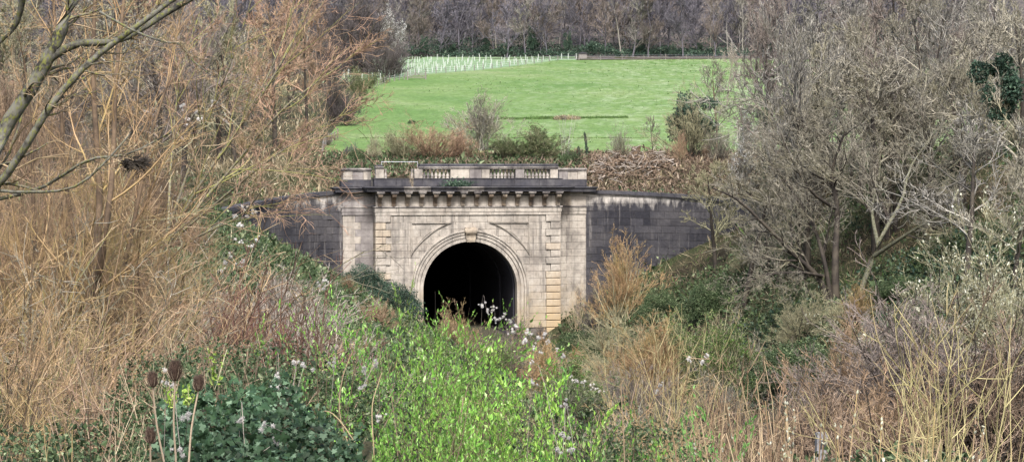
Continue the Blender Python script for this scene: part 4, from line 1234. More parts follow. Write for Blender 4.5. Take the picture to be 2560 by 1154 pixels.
on_track = lambda px, Y, X: (np.abs(X - (PC.x + (200 - Y) * TANA)) > 4.4) * np.where(Y < 55, np.where(px < 900, .12, .35), 1.0)
scatter_ground('dead_bracken', 'dry straw coloured bracken lying above the wing walls', 'bracken', 16000, (520, 2100), (192, 214), LF['drygrass'], .42, .10, 101, .35,
               lambda px, Y, X: ((Y > wing_y(X) + .4) & ((X < LS[0] - .5) | (X > RS[0] + .5))) * 1.0)
scatter_ground('hill_scrub', 'low green and brown ground cover behind the portal', 'ground cover', 9000, (780, 1470), (204, 222), LF['bramble'], .20, .5, 102, .4,
               lambda px, Y, X: (Y > wing_y(X) + 1.5) * 1.0, None, 0, .5)
scatter_ground('leaf_litter', 'brown litter behind the parapet of the portal', 'leaf litter', 16000, (780, 1470), (204, 224), LF['litter'], .22, .2, 113, .8,
               lambda px, Y, X: (Y > wing_y(X) + 1.5) * 1.0, None, 0, .3)
scatter_ground('leaf_litter', 'brown debris and litter on the slope above the right wing wall', 'leaf litter', 26000, (1440, 2050), (196, 224), LF['litter'], .22, .3, 112, .3,
               lambda px, Y, X: (Y > wing_y(X) + .6) * 1.0, None, 0, .45)
scatter_ground('bank_grass', 'long green grass on the banks of the cutting', 'grass', 60000, (-60, 2620), (13, 199), LF['grass'], .42, .07, 103, .8, on_track)
scatter_ground('dead_grass', 'dry straw grass on the banks of the cutting', 'grass', 70000, (-60, 2620), (13, 199), LF['drygrass'], .46, .05, 104, .7, on_track)
scatter_ground('bramble_cover', 'low bramble and ivy cover on the banks', 'ground cover', 90000, (-60, 2620), (16, 199), LF['bramble'], .18, .62, 105, .3,
               lambda px, Y, X: on_track(px, Y, X) * np.clip(.55 + .8 * fbm(X, Y, 5, 3, .25), 0, 1), None, 0, .55)
rb = lambda px, Y, X: (X > PC.x + (200 - Y) * TANA + 7.0) * np.clip(.6 + .9 * fbm(X, Y, 15, 3, .22), 0, 1)
rb2 = lambda px, Y, X: (X > PC.x + (200 - Y) * TANA + 7.0) * np.clip(.45 - .9 * fbm(X, Y, 15, 3, .22), 0, 1)
scatter_ground('bramble_cover', 'grey green bramble spread over the right bank', 'ground cover', 80000, (1400, 2620), (95, 204), LF['bramble'], .20, .6, 107, .3, rb, None, 0, .7)
scatter_ground('ivy_cover', 'dark ivy carpet on the shaded right bank', 'ground cover', 40000, (1500, 2620), (95, 200), LF['ever'], .20, .7, 108, .3, lambda px, Y, X: rb(px, Y, X) * (fbm(X, Y, 25, 2, .12) > 0), None, 0, .5)
scatter_ground('dead_grass', 'flattened dead grass in patches on the right bank', 'grass', 50000, (1400, 2620), (95, 204), LF['drygrass'], .42, .06, 109, .25, rb2)
scatter_ground('bramble_cover', 'bramble and weeds on the left bank before the portal', 'ground cover', 70000, (420, 1300), (70, 198), LF['bramble'], .18, .6, 110, .4,
               lambda px, Y, X: (X < PC.x + (200 - Y) * TANA - 4.0) * np.clip(.5 + .9 * fbm(X, Y, 35, 3, .25), 0, 1), None, 0, .8)
scatter_ground('left_hill_scrub', 'brown scrub floor on the hillside left of the meadow', 'ground cover', 26000, (-60, 900), (190, 460), LF['drygrass'], .36, .14, 106, .8,
               lambda px, Y, X: ((X < np.interp(Y, [212, 250, 300, 365, 455], [-19.5, -22.0, -23.5, -25.5, -30.0]) - .6) & (Y > wing_y(X) + .5)) * 1.0, None, 0, .8)

scatter_ground('dead_grass', 'pale dry grass behind the dogwood thicket', 'grass', 26000, (470, 900), (52, 110), LF['drygrass'], .5, .05, 114, .9)
# plants growing on the portal ledge
for px, Yl, w_, l in [(1140, .0, 1.5, 'small green plants rooted on the portal cornice'),]:
    x, y, z = portal_pt(pxl(px), -.75, 14.33)
    o = thing('ledge_plant', l, 'plant', (x, y, z), (0, 0, .2), (1.5, .5, .8))
    g = np.random.default_rng(3); n = 380
    P = np.stack([g.normal(0, .42, n), g.normal(0, .2, n), np.abs(g.normal(0, .32, n)) + .02], 1)
    V, Ft = leaves_geo(P, nrm(g.normal(0, .6, (n, 3)) + np.array([0, 0, 1])), nrm(g.normal(0, 1, (n, 3))), .28 * np.ones(n), .11 * np.ones(n))
    c = obj('foliage', mesh('ledge_foliage', V, Ft, LF['ever']), o); c['kind'] = 'stuff'
x, y, z = portal_pt(pxl(1030), -.7, 14.33)
o = thing('ledge_sapling', 'thin bare seedling growing out of the cornice', 'sapling', (x, y, z), (0, 0, .2), 1.5)
for i, (pn, me, ms) in enumerate(YOUNG[1].parts): c = obj(pn, me, o, mat=TW['straw']); c['kind'] = 'stuff'
# ------------------------------------------------------------------ right bank: the main bare trees
def limb_tree(name, label, cat, limbs, mats, levels, K=12, sides=7, rmin=.01, seed=1, base=None, group=None, lead_up=.05):
    """A tree whose main limbs are given as points; finer branches are grown from them."""
    g = np.random.default_rng(seed)
    b = base if base is not None else Vector(limbs[0][0][0])
    Ps = np.array([spline([Vector(p) - b for p in l[0]], K) for l in limbs])
    Rs = np.array([taper(K, l[1], l[2], .8) for l in limbs])
    root = thing(name, label, cat, b, group=group)
    for i in range(len(limbs)):
        V, Fq = tubes([(Ps[i:i + 1], Rs[i:i + 1])], sides)
        obj('trunk' if i == 0 else 'limb', mesh(name + '_limb', V, Fq, mats[0], True), root)
    par = (Ps, Rs); out = []
    for n, t0, t1, ang, ratio, Kk, wig, up, rr in levels:
        par = grow(par, g, n, t0, t1, ang, 13, ratio, Kk, wig, up, rr, rmin); out.append(par)
    V, Fq = tubes(out[:1], 4); obj('bough', mesh(name + '_bough', V, Fq, mats[1], True), root)['kind'] = 'stuff'
    V, Fq = tubes(out[1:], 3); obj('crown', mesh(name + '_crown', V, Fq, mats[2], True), root)['kind'] = 'stuff'
    return root
def A(px, py, Y): return at(px, py, Y)
def gA(px, Y, dz=-.3): x = x_at(px, Y); return Vector((x, Y, ground_z(x, Y) + dz))
Y = 154
LV = [(11, .25, 1.0, 48, .42, 7, .14, .05, .5), (8, .15, 1.0, 42, .48, 5, .18, .04, .6), (6, .1, 1.0, 42, .55, 4, .22, .03, .7), (3, .1, 1.0, 40, .6, 3, .25, .02, .8)]
limb_tree('bare_oak', 'bare tree with three dark trunks spreading left on the right bank', 'tree', [
    ([gA(2090, Y), A(2088, 640, Y), A(2093, 520, Y + 1), A(2080, 430, Y + 1), A(2112, 330, Y)], .36, .07),
    ([gA(2076, Y), A(2050, 700, Y), A(1990, 640, Y - 1), A(1920, 570, Y - 2), A(1845, 500, Y - 3), A(1780, 470, Y - 4)], .30, .05),
    ([gA(2082, Y), A(2058, 640, Y), A(2030, 560, Y + 2), A(1975, 470, Y + 3), A(1930, 400, Y + 3)], .22, .05),
    ([A(2088, 520, Y), A(2030, 480, Y - 2), A(1980, 400, Y - 3), A(1950, 330, Y - 3)], .16, .04),
    ([A(2060, 690, Y), A(1990, 680, Y - 3), A(1900, 690, Y - 5), A(1850, 720, Y - 6)], .14, .03),
    ], (TW['dark'], TW['dark'], TW['grey']), LV, rmin=.013, seed=201)
limb_tree('bare_ash', 'bare lichen grey tree leaning right on the right bank', 'tree', [
    ([gA(2148, Y - 2), A(2165, 690, Y - 2), A(2205, 590, Y - 2), A(2255, 500, Y - 1), A(2275, 420, Y), A(2330, 340, Y)], .26, .05),
    ([A(2185, 640, Y - 2), A(2260, 590, Y - 4), A(2340, 545, Y - 5), A(2420, 530, Y - 6)], .18, .04),
    ([A(2195, 610, Y - 2), A(2180, 520, Y), A(2200, 420, Y + 2), A(2185, 330, Y + 2)], .18, .04),
    ([A(2250, 510, Y), A(2310, 470, Y), A(2400, 400, Y), A(2450, 340, Y)], .14, .04),
    ], (TW['lichen'], TW['dark'], TW['grey']), LV, rmin=.013, seed=202)
# trees filling the right side behind and above them
rt = [(1925, 186, -20, .7, 0, 'bare tree with ivy on its trunk at the right edge of the meadow', 'wood2'),
      (2000, 176, 60, .85, 1, 'bare grey tree behind the three-trunked tree', 'grey'),
      (2060, 190, -60, 1.0, 2, 'tall bare tree rising above the three-trunked tree', 'grey2'),
      (2150, 178, -10, 1.1, 3, 'tall grey tree behind the leaning lichen tree', 'grey'),
      (2230, 188, -80, 1.0, 4, 'tall bare tree reaching the top right of the view', 'wood2'),
      (2330, 170, -30, 1.15, 0, 'spreading bare tree left of the ivy column', 'grey'),
      (2410, 160, 10, 1.1, 1, 'dense grey twigged tree beside the ivy column', 'grey'),
      (2480, 176, -100, 1.0, 3, 'tallest bare tree at the right edge', 'grey2'),
      (2560, 150, 0, 1.2, 4, 'bare tree cut by the right edge of the view', 'grey'),
      (1860, 168, 400, 1.4, 2, 'low spreading bare tree in front of the right wing wall', 'grey'),
      (1790, 186, 400, 1.5, 0, 'grey twiggy shrub tree hiding the end of the right wing wall', 'olive'),
      (2020, 165, 240, 1.2, 4, 'broad crowned bare tree in the middle of the right bank', 'grey'),
      (2240, 163, 200, 1.2, 3, 'broad crowned grey tree right of the lichen trunk', 'grey'),
      (2420, 140, 240, 1.3, 2, 'bare grey tree above the silver sallow', 'grey2'),
      (2540, 132, 330, 1.3, 1, 'crooked bare tree low at the right edge', 'grey')]
AT = TREES + TREES_BIG
for px, yy, top, w, k, l, m in rt:
    place(AT[k], 'bare_tree', l, 'tree', px, yy, top=top, w=w * .85, mats=(TW['dark'], TW[m]), group='bare trees on the right bank')
for px, yy, top, w, l in [(1912, 184, 260, .14, 'dark ivy column low on a trunk at the meadow edge'), (1995, 180, 190, .12, 'thin ivy stem right of the meadow corner'), (2385, 155, 470, .3, 'ivy covered stump beside the silver sallow')]:
    place(IVYB[1] if w < .5 else IVYB[0], 'ivy_tree', l, 'tree', px, yy, top=top, w=w * (1.6 if w < .5 else 1), mats=(TW['dark'], TW['grey'], LF['ever']))
place(CATK[0], 'silver_sallow', 'sallow bush covered in silvery catkins on the right bank', 'bush', 2430, 118, top=510, w=1.1, mats=(TW['dark'], TW['olive']), rot=0.3)
place(CATK[0], 'silver_sallow', 'second silvery catkin bush cut by the right edge', 'bush', 2540, 112, top=560, w=1.0, mats=(TW['dark'], TW['olive']), rot=2.3)
place(BRM[1], 'grey_thicket', 'smoky grey thicket below the silver sallow', 'thicket', 2380, 108, top=690, w=1.4, mats=(TW['dark'], TW['wood2']))
place(BRM[2], 'grey_thicket', 'smoky grey thicket at the right edge below the catkins', 'thicket', 2530, 104, top=720, w=1.3, mats=(TW['dark'], TW['bramble']))
place(BRM[0], 'grey_thicket', 'dark grey thicket right of the rusty bush', 'thicket', 2270, 112, top=720, w=1.2, mats=(TW['dark'], TW['wood2']))
# bushes along the foot of the right wing wall and on the slope
place(BRM[0], 'fan_shrub', 'pale fan shaped bare shrub against the right wing wall', 'shrub', 1552, 186, top=575, w=.9, mats=(TW['olive'], TW['tan']), rot=.2)
place(BRM[2], 'fan_shrub', 'small bare shrub between the right pier and the fan shaped shrub', 'shrub', 1490, 189, top=668, w=.7, mats=(TW['wood'], TW['wood2']))
place(FAN[0], 'pier_seedling', 'thin bare stems growing against the right pier', 'shrub', 1445, 194, top=690, w=.6, mats=(TW['straw'], TW['straw']))
place(MOUND[0], 'bramble_mound', 'dark bramble mound below the right wing wall', 'bramble', 1650, 180, top=705, w=.8)
place(MOUND[0], 'bramble_mound', 'grey green bramble mound further up the right slope', 'bramble', 1780, 172, top=680, w=.9, mats=(None, None, LF['bramble']))
place(MOUND[0], 'bramble_mound', 'green bramble at the foot of the right pier', 'bramble', 1455, 178, top=815, w=1.0)
place(MOUND[0], 'bramble_mound', 'dark fern patch under the three-trunked tree', 'bramble', 2000, 140, top=835, w=1.3, mats=(None, None, LF['bramble']))
place(MOUND[0], 'bramble_mound', 'bramble cover under the lichen grey tree', 'bramble', 2260, 145, top=680, w=1.5, mats=(None, None, LF['bramble']))
place(LEAFY[1], 'willow_scrub', 'soft olive green scrub on the lower right slope', 'bush', 1790, 145, top=770, w=1.0, mats=(TW['olive'], TW['olive'], LF['grass']))
place(LEAFY[0], 'willow_scrub', 'olive scrub left of the soft green bush', 'bush', 1690, 150, top=800, w=1.0, mats=(TW['olive'], TW['olive'], LF['hedge']))
place(BRM[1], 'bare_scrub', 'brown bare bush right of the portal foot', 'bush', 1555, 160, top=755, w=1.2, mats=(TW['tan'], TW['olive']))
place(BRM[0], 'bare_scrub', 'brown grey bush between track and right slope', 'bush', 1640, 142, top=780, w=1.2, mats=(TW['tan'], TW['tan']))
place(BRM[2], 'bare_scrub', 'low brown bush by the track near the portal', 'bush', 1500, 150, top=850, w=1.3, mats=(TW['olive'], TW['olive']))
place(BRM[1], 'bare_scrub', 'dull brown scrub beside the pale track', 'bush', 1590, 125, top=880, w=1.4, mats=(TW['olive'], TW['wood2']))
place(BRM[0], 'rusty_bush', 'rounded rusty orange bush below the three trunks', 'bush', 2120, 118, top=770, w=.95, mats=(TW['rust'], TW['rust']))
place(BRM[2], 'rusty_bush', 'darker rusty bush left of the rounded one', 'bush', 2010, 112, top=870, w=1.1, mats=(TW['rust'], TW['wood2']))
place(BRM[1], 'rusty_bush', 'brown bush at the foot of the rounded rusty bush', 'bush', 2190, 102, top=880, w=1.2, mats=(TW['brown'], TW['rust']))
place(BRM[0], 'dark_thicket', 'dark brown thicket behind the concrete post', 'thicket', 2060, 88, top=945, w=1.5, mats=(TW['dark'], TW['bramble']))
place(BRM[2], 'dark_thicket', 'dark brown thicket left of the concrete post', 'thicket', 1900, 92, top=930, w=1.4, mats=(TW['dark'], TW['bramble']))
place(BRM[1], 'dark_thicket', 'dark brown thicket right of the concrete post', 'thicket', 2250, 84, top=960, w=1.5, mats=(TW['dark'], TW['bramble']))
place(MOUND[0], 'bramble_mound', 'dark bramble below the yellow saplings', 'bramble', 2400, 46, top=1080, w=1.6)
place(MOUND[0], 'bramble_mound', 'dark bramble at the bottom right behind the catkin wands', 'bramble', 2160, 44, top=1070, w=1.4)

# concrete lineside post
cx_, cy_ = x_at(2047, 58), 58.0
post = thing('concrete_post', 'stubby grey concrete post among the bare stems', 'post', (cx_, cy_, ground_z(cx_, cy_)), (0, .03, .15))
zt = z_at(1080, cy_) - ground_z(cx_, cy_)
prism_part('shaft', [(-.145, -.3), (.145, -.3), (.15, zt - .05), (.135, zt), (-.135, zt), (-.15, zt - .05)], -.1, .1, MATS['concrete'], post)
box_part('cable_plate', -.06, .10, -.118, -.095, zt - .45, zt - .22, MATS['iron'], post)

# ------------------------------------------------------------------ left side: mid-distance bank trees
lt = [(60, 175, -60, 1.2, 3, 'bare tree at the far left behind the mossy limb', 'grey'), (170, 140, 20, 1.1, 4, 'bare bank tree behind the brown trunks', 'wood2'),
      (290, 165, -40, 1.1, 0, 'tall bare bank tree left of centre in the twig mass', 'grey2'), (400, 150, 40, 1.2, 3, 'bare bank tree behind the sweeping yellow limbs', 'wood2'),
      (460, 182, -30, .8, 1, 'bare bank tree above the left wing wall', 'wood2'), (590, 212, 20, .9, 2, 'bare tree on the slope behind the left wing wall', 'grey'),
      (690, 222, -20, .9, 4, 'bare reddish tree rising behind the left wing wall', 'red'), (770, 240, 20, .9, 0, 'bare reddish tree near the lower meadow corner', 'red'),
      (560, 240, -60, 1.0, 3, 'high bare tree on the hillside left of the meadow', 'wood'), (700, 290, 0, 1.0, 1, 'high bare tree above the reddish trees', 'wood2'),
      (380, 230, -60, 1.1, 2, 'high bare hillside tree behind the bird nest', 'wood2'), (200, 240, -50, 1.1, 4, 'high bare hillside tree at the upper left', 'wood2'),
      (40, 235, -60, 1.2, 1, 'high bare hillside tree at the far upper left', 'wood'), (600, 200, 300, 1.0, 3, 'low bare tree hanging over the left wing wall', 'tan2'), (760, 212, 300, 1.2, 4, 'low reddish scrub tree above the left wing wall', 'red'),
      (110, 205, 200, 1.2, 0, 'bare tree low on the left bank behind the trunks', 'grey'), (470, 205, 180, 1.2, 2, 'bare tree low on the left hillside', 'wood2')]
for px, yy, top, w, k, l, m in lt:
    place(AT[k], 'bare_tree', l, 'tree', px, yy, top=top, w=w, mats=(TW['dark'], TW[m]), group='bare trees on the left bank')
ls = [(760, 218, 395, 1.3, 0, 'reddish scrub above the left wing wall', 'red'), (670, 206, 415, 1.0, 1, 'tan scrub above the end of the left wing wall', 'tan'),
      (520, 170, 560, .8, 2, 'tan scrub at the far end of the left wing wall', 'tan'), (440, 160, 470, 1.4, 0, 'brown thicket on the left bank', 'brown'),
      (300, 140, 520, 1.4, 1, 'dark thicket behind the brown trunks', 'bramble'), (120, 120, 560, 1.5, 2, 'dark thicket at the far left bank', 'wood2'), (820, 235, 330, 1.0, 2, 'brown scrub at the lower left corner of the meadow', 'wood2'),
      (640, 260, 250, 1.2, 0, 'bare scrub on the hillside left of the meadow', 'wood2'), (480, 255, 260, 1.3, 1, 'bare scrub higher on the left hillside', 'grey'), (260, 250, 280, 1.4, 2, 'bare scrub on the hillside behind the trunks', 'wood2'), (60, 250, 270, 1.5, 0, 'bare scrub on the hillside at the far left', 'grey')]
for px, yy, top, w, k, l, m in ls:
    place(BRM[k], 'bare_scrub', l, 'bush', px, yy, top=top, w=w, mats=(TW['brown'], TW[m]))
# leafy slope in front of the left wing wall
place(LEAFY[0], 'budding_bush', 'soft green budding bush in front of the left wing wall', 'bush', 690, 150, top=612, w=.9, mats=(TW['olive'], TW['olive'], LF['grass']))
place(LEAFY[1], 'budding_bush', 'pale green bush left of the wing wall end', 'bush', 590, 138, top=600, w=.8, mats=(TW['olive'], TW['olive'], LF['pale']))
place(LEAFY[0], 'budding_bush', 'olive bush where wing wall and left pier meet the slope', 'bush', 790, 165, top=650, w=.9, mats=(TW['olive'], TW['olive'], LF['hedge']))
place(MOUND[0], 'ivy_mound', 'dark ivy mound at the foot of the left pier', 'bush', 905, 186, top=645, w=.85, mats=(None, None, LF['ever']))
place(MOUND[0], 'ivy_mound', 'dark evergreen bush left of the tunnel arch', 'bush', 985, 172, top=690, w=.9, mats=(None, None, LF['ever']))
place(BRM[0], 'bare_scrub', 'dry brown brush before the left pier', 'bush', 870, 150, top=680, w=1.1, mats=(TW['tan'], TW['rust']))
place(BRM[1], 'bare_scrub', 'rust brown brush left of the bright saplings', 'bush', 940, 120, top=735, w=1.2, mats=(TW['rust'], TW['rust']))
place(BRM[2], 'bare_scrub', 'brown brush heap before the tunnel mouth', 'bush', 1140, 150, top=752, w=1.2, mats=(TW['tan'], TW['tan2']))
place(BRM[0], 'bare_scrub', 'brown weeds at the right of the tunnel mouth', 'bush', 1290, 140, top=790, w=1.2, mats=(TW['tan'], TW['wood2']))
place(BRM[1], 'bare_scrub', 'low olive weeds beside the track before the portal', 'bush', 1400, 130, top=865, w=1.5, mats=(TW['olive'], TW['olive']))
place(BRM[0], 'bare_scrub', 'dry weeds where the track leaves the tunnel', 'bush', 1365, 118, top=835, w=1.3, mats=(TW['tan'], TW['tan']))
place(LEAFY[0], 'budding_bush', 'green weeds over the track right of the saplings', 'bush', 1430, 108, top=880, w=1.4, mats=(TW['olive'], TW['olive'], LF['grass']))
place(LEAFY[1], 'budding_bush', 'low green bush in the cutting before the arch', 'bush', 1220, 110, top=840, w=1.5, mats=(TW['olive'], TW['olive'], LF['grass']))
place(LEAFY[0], 'budding_bush', 'low green bush left of the track', 'bush', 1060, 100, top=830, w=1.5, mats=(TW['olive'], TW['olive'], LF['grass']))
place(LEAFY[1], 'budding_bush', 'grey green weeds behind the right bright sapling', 'bush', 1430, 90, top=930, w=1.7, mats=(TW['grey'], TW['grey'], LF['hedge']))
place(BRM[2], 'bare_scrub', 'grey brown weeds below the pale track', 'bush', 1560, 70, top=985, w=1.7, mats=(TW['grey'], TW['grey']))

# ------------------------------------------------------------------ dogwood thicket, middle left
for px, yy, top, w, k, l in [(600, 44, 620, 1.1, 0, 'dark red stemmed dogwood at the left of the thicket'), (690, 42, 635, 1.1, 1, 'dark red stemmed dogwood in the middle of the thicket'),
                             (775, 43, 645, 1.0, 0, 'dark red stemmed dogwood nearest the bright saplings'), (645, 38, 720, 1.0, 1, 'lower front dogwood with dark stems')]:
    place(FAN[k], 'dogwood_shrub', l, 'shrub', px, yy, top=top, w=w, mats=(TW['dogwood'], TW['dogwood']))
for px, yy, top, w, k, l in [(640, 62, 690, 1.1, 1, 'pale dry stems behind the left dogwood'), (760, 60, 690, 1.3, 2, 'pale dry stems behind the right dogwood'), (560, 60, 700, 1.2, 0, 'pale dry stems left of the dogwood'), (700, 66, 660, 1.3, 0, 'pale dry stems behind the middle dogwood')]:
    place(BRM[k], 'dry_stems', l, 'shrub', px, yy, top=top, w=w, mats=(TW['dead'], TW['dead']))

# ------------------------------------------------------------------ left foreground: tan shoots sweeping right
sw = [(40, 27, 560, 1.0, 'tan', 0), (130, 30, 470, 1.1, 'tan2', 1), (230, 28, 520, 1.1, 'rust', 2), (330, 32, 560, 1.0, 'ochre', 0), (60, 38, 380, 1.0, 'tan2', 1), (210, 42, 330, 1.0, 'red', 2),
      (360, 45, 400, 1.0, 'red', 0), (430, 36, 640, 1.0, 'tan2', 1), (-40, 33, 450, 1.1, 'tan', 2),
      (480, 40, 560, .9, 'rust', 2)]
swl = ['at the far left edge', 'behind the far left clump', 'below the brown trunks', 'right of the brown trunks', 'high at the left edge', 'behind the brown trunks', 'with reddish tips under the nest',
       'nearest the dogwood', 'cut by the left edge', 'reaching towards the wing wall']
for (px, yy, top, w, m, k), l in zip(sw, swl):
    place(ARCH[k], 'willow_stool', 'tan shoots sweeping to the right ' + l, 'shrub', px, yy, top=top, w=w, mats=(TW['yellowmoss'] if k == 1 else TW[m], TW[m]), rot=RG.uniform(-.5, .5))
g = np.random.default_rng(611)
tl = ['in the bottom left corner', 'at the left edge by the low bramble', 'under the brown trunks', 'between trunks and teasels', 'behind the teasels', 'at mid height on the left edge', 'around the foot of the brown trunks', 'right of the brown trunks low down',
      'next to the dogwood thicket', 'below the bird nest', 'high behind the mossy limb', 'high behind the brown trunks', 'high below the yellow limbs', 'crossing the yellow limbs', 'far back left of the dogwood', 'low at the left behind the bramble']
tp = [(30, 19, 850), (110, 23, 740), (200, 21, 800), (290, 20, 860), (400, 24, 850), (40, 30, 560), (170, 31, 540), (300, 33, 590), (450, 34, 700), (380, 38, 520), (60, 42, 330), (200, 45, 300), (330, 46, 350), (450, 46, 480), (510, 44, 640), (-20, 24, 650)]
for i, ((px, yy, top), l) in enumerate(zip(tp, tl)):
    m = ['tan2', 'rust', 'tan', 'red', 'olive', 'tan2', 'grey'][i % 7]
    place(TANG[i % 3], 'bare_tangle', 'tangled bare shrub ' + l, 'shrub', px, yy, top=top, w=g.uniform(.9, 1.2), mats=(TW[['brown', 'mossy', 'tan'][i % 3]], TW[m]), rot=g.uniform(-.6, .6))
# brown multi-stem tree
Y = 37
LV2 = [(9, .2, 1.0, 34, .38, 7, .10, .05, .45), (7, .15, 1.0, 32, .45, 5, .13, .04, .6), (5, .1, 1.0, 34, .5, 4, .16, .02, .7)]
limb_tree('brown_trunk_tree', 'tree of several dark brown trunks in the left twig mass', 'tree', [
    ([gA(215, Y), A(215, 820, Y), A(235, 660, Y), A(250, 520, Y), A(240, 330, Y), A(232, 150, Y), A(240, -40, Y)], .10, .035),
    ([gA(235, Y), A(238, 760, Y), A(262, 600, Y - 1), A(282, 420, Y - 1), A(290, 200, Y - 1), A(310, 0, Y - 1)], .085, .03),
    ([gA(190, Y), A(180, 800, Y + 1), A(190, 640, Y + 1), A(160, 420, Y + 1), A(150, 200, Y + 1), A(130, -30, Y + 1)], .06, .025),
    ([gA(260, Y), A(290, 760, Y + 1), A(325, 600, Y + 1), A(350, 480, Y + 1), A(380, 330, Y + 1), A(430, 180, Y + 1)], .06, .02),
    ([gA(120, Y), A(100, 760, Y + 1), A(85, 560, Y + 1), A(80, 340, Y + 1), A(60, 150, Y + 1)], .06, .02)],
    (TW['brown'], TW['tan'], TW['tan']), LV2, rmin=.0045, seed=210)
# tree with yellow-mossed limbs leaning to the upper right, reddish twigs at the ends
Y = 48
limb_tree('yellow_moss_tree', 'tree with yellow mossed limbs leaning right and reddish twigs', 'tree', [
    ([gA(330, Y), A(350, 760, Y), A(420, 600, Y), A(520, 430, Y), A(640, 260, Y), A(730, 110, Y), A(790, -20, Y)], 0.0600, 0.0140),
    ([A(360, 720, Y), A(460, 560, Y - 2), A(580, 420, Y - 2), A(700, 280, Y - 3), A(800, 200, Y - 3), A(870, 150, Y - 3)], 0.0450, 0.0105),
    ([A(400, 630, Y), A(470, 430, Y + 2), A(540, 250, Y + 2), A(600, 90, Y + 2), A(640, -40, Y + 2)], 0.0450, 0.0140),
    ([A(430, 600, Y), A(550, 500, Y - 1), A(660, 410, Y - 2), A(760, 340, Y - 2), A(850, 290, Y - 2)], 0.0360, 0.0084),
    ([A(380, 690, Y), A(480, 600, Y - 3), A(600, 540, Y - 4), A(660, 470, Y - 5), A(720, 420, Y - 5)], 0.0300, 0.0070),
    ([A(420, 560, Y), A(430, 380, Y + 1), A(450, 200, Y + 1), A(500, 30, Y + 1)], 0.0360, 0.0140),
    ([A(560, 380, Y), A(660, 210, Y), A(720, 60, Y + 1), A(745, -40, Y + 1)], 0.0270, 0.0105)],
    (TW['mossy'], TW['yellowmoss'], TW['red']),
    [(11, .3, 1.0, 26, .30, 7, .09, .02, .5), (8, .15, 1.0, 32, .5, 5, .14, .02, .6), (6, .1, 1.0, 36, .5, 4, .18, .01, .7)], rmin=.0055, seed=211)
# nearest: mossy grey limbs from beyond the left edge
Y = 21
limb_tree('mossy_limb_tree', 'thick mossy grey limbs crossing the top left corner', 'tree', [
    ([gA(-260, Y), A(-160, 800, Y), A(-70, 520, Y), A(0, 340, Y), A(90, 200, Y), A(160, 60, Y), A(205, -60, Y)], .10, .06),
    ([A(-60, 520, Y), A(30, 420, Y - .3), A(130, 260, Y - .5), A(230, 150, Y - .5), A(350, 60, Y - .6), A(470, -30, Y - .6)], .045, .025),
    ([A(120, 150, Y), A(190, 110, Y), A(300, 100, Y + .2), A(420, 30, Y + .4), A(540, -40, Y + .4)], .045, .03),
    ([A(-40, 470, Y), A(60, 480, Y - .4), A(200, 460, Y - .8), A(330, 330, Y - .8)], .02, .008),
    ([A(250, 30, Y - .6), A(330, 75, Y - .8), A(410, 105, Y - 1), A(450, 110, Y - 1), A(480, 150, Y - 1), A(530, 190, Y - 1.1)], .013, .006),
    ([A(-60, 510, Y), A(100, 470, Y), A(220, 400, Y - .5), A(320, 385, Y - .6), A(430, 330, Y - .7)], .022, .008),
    ([A(60, -30, Y), A(40, 60, Y + .2), A(-30, 130, Y + .3)], .04, .02)],
    (TW['lichen'], TW['mossy'], TW['tan2']),
    [(14, .25, 1.0, 42, .16, 6, .14, .03, .3), (5, .15, 1.0, 38, .5, 5, .15, .02, .6), (3, .1, 1.0, 38, .5, 4, .18, .01, .7)], rmin=.0036, seed=212)
# bird nest of dark twigs
nb = A(337, 408, 36.2)
g = np.random.default_rng(9); n = 260
az = g.uniform(0, 6.28, n); rr_ = g.uniform(.08, .2, n)
P0 = np.stack([rr_ * np.cos(az), rr_ * np.sin(az), g.normal(0, .045, n)], 1)
D = np.stack([-np.sin(az), np.cos(az), g.normal(0, .35, n)], 1) + g.normal(0, .25, (n, 3))
V, Fq = tubes([(path(P0, D, g.uniform(.12, .32, n), 4, .2, 0, g), np.full((n, 4), .006))], 3)
tag(obj('bird_nest', mesh('bird_nest', V, Fq, TW['dark']), None, nb), 'dark twig nest lodged beside the brown trunks', 'nest')

# ------------------------------------------------------------------ thickets that fill the two banks
g = np.random.default_rng(500)
for i in range(16):
    px = 1870 + 710 * (i + g.uniform(-.3, .3)) / 16; yy = g.uniform(158, 205); top = g.uniform(-60, 330) if px > 1985 else g.uniform(330, 450)
    place(AT[int(g.integers(5))], 'bare_tree', 'indistinct bare grey tree in the dense thicket on the right bank', 'tree', px, yy, top=top, w=g.uniform(.9, 1.4),
          mats=(TW['dark'], TW[['grey', 'grey', 'grey2', 'wood2', 'grey'][int(g.integers(5))]]), group='bare trees crowding the right bank')
for i in range(22):
    px = 1780 + 800 * (i + g.uniform(-.3, .3)) / 22; yy = g.uniform(128, 190); 
    place(BRM[int(g.integers(3))], 'bank_scrub', 'indistinct bare scrub under the trees on the right bank', 'scrub', px, yy, H=g.uniform(2.2, 4.5), w=g.uniform(.8, 1.3),
          mats=(TW['dark'], TW[['grey', 'olive', 'grey2', 'tan'][int(g.integers(4))]]), group='scrub under the right bank trees')
for i in range(26):
    px = -40 + 800 * (i + g.uniform(-.3, .3)) / 26; yy = g.uniform(120, 260) if px < 380 else g.uniform(212, 290); top = g.uniform(-80, 300)
    place(AT[int(g.integers(5))], 'bare_tree', 'indistinct bare tree in the dense tangle on the left bank', 'tree', px, yy, top=top, w=g.uniform(.9, 1.4),
          mats=(TW['dark'], TW[['grey', 'red', 'tan2', 'wood2', 'olive'][int(g.integers(5))]]), group='bare trees crowding the left bank')
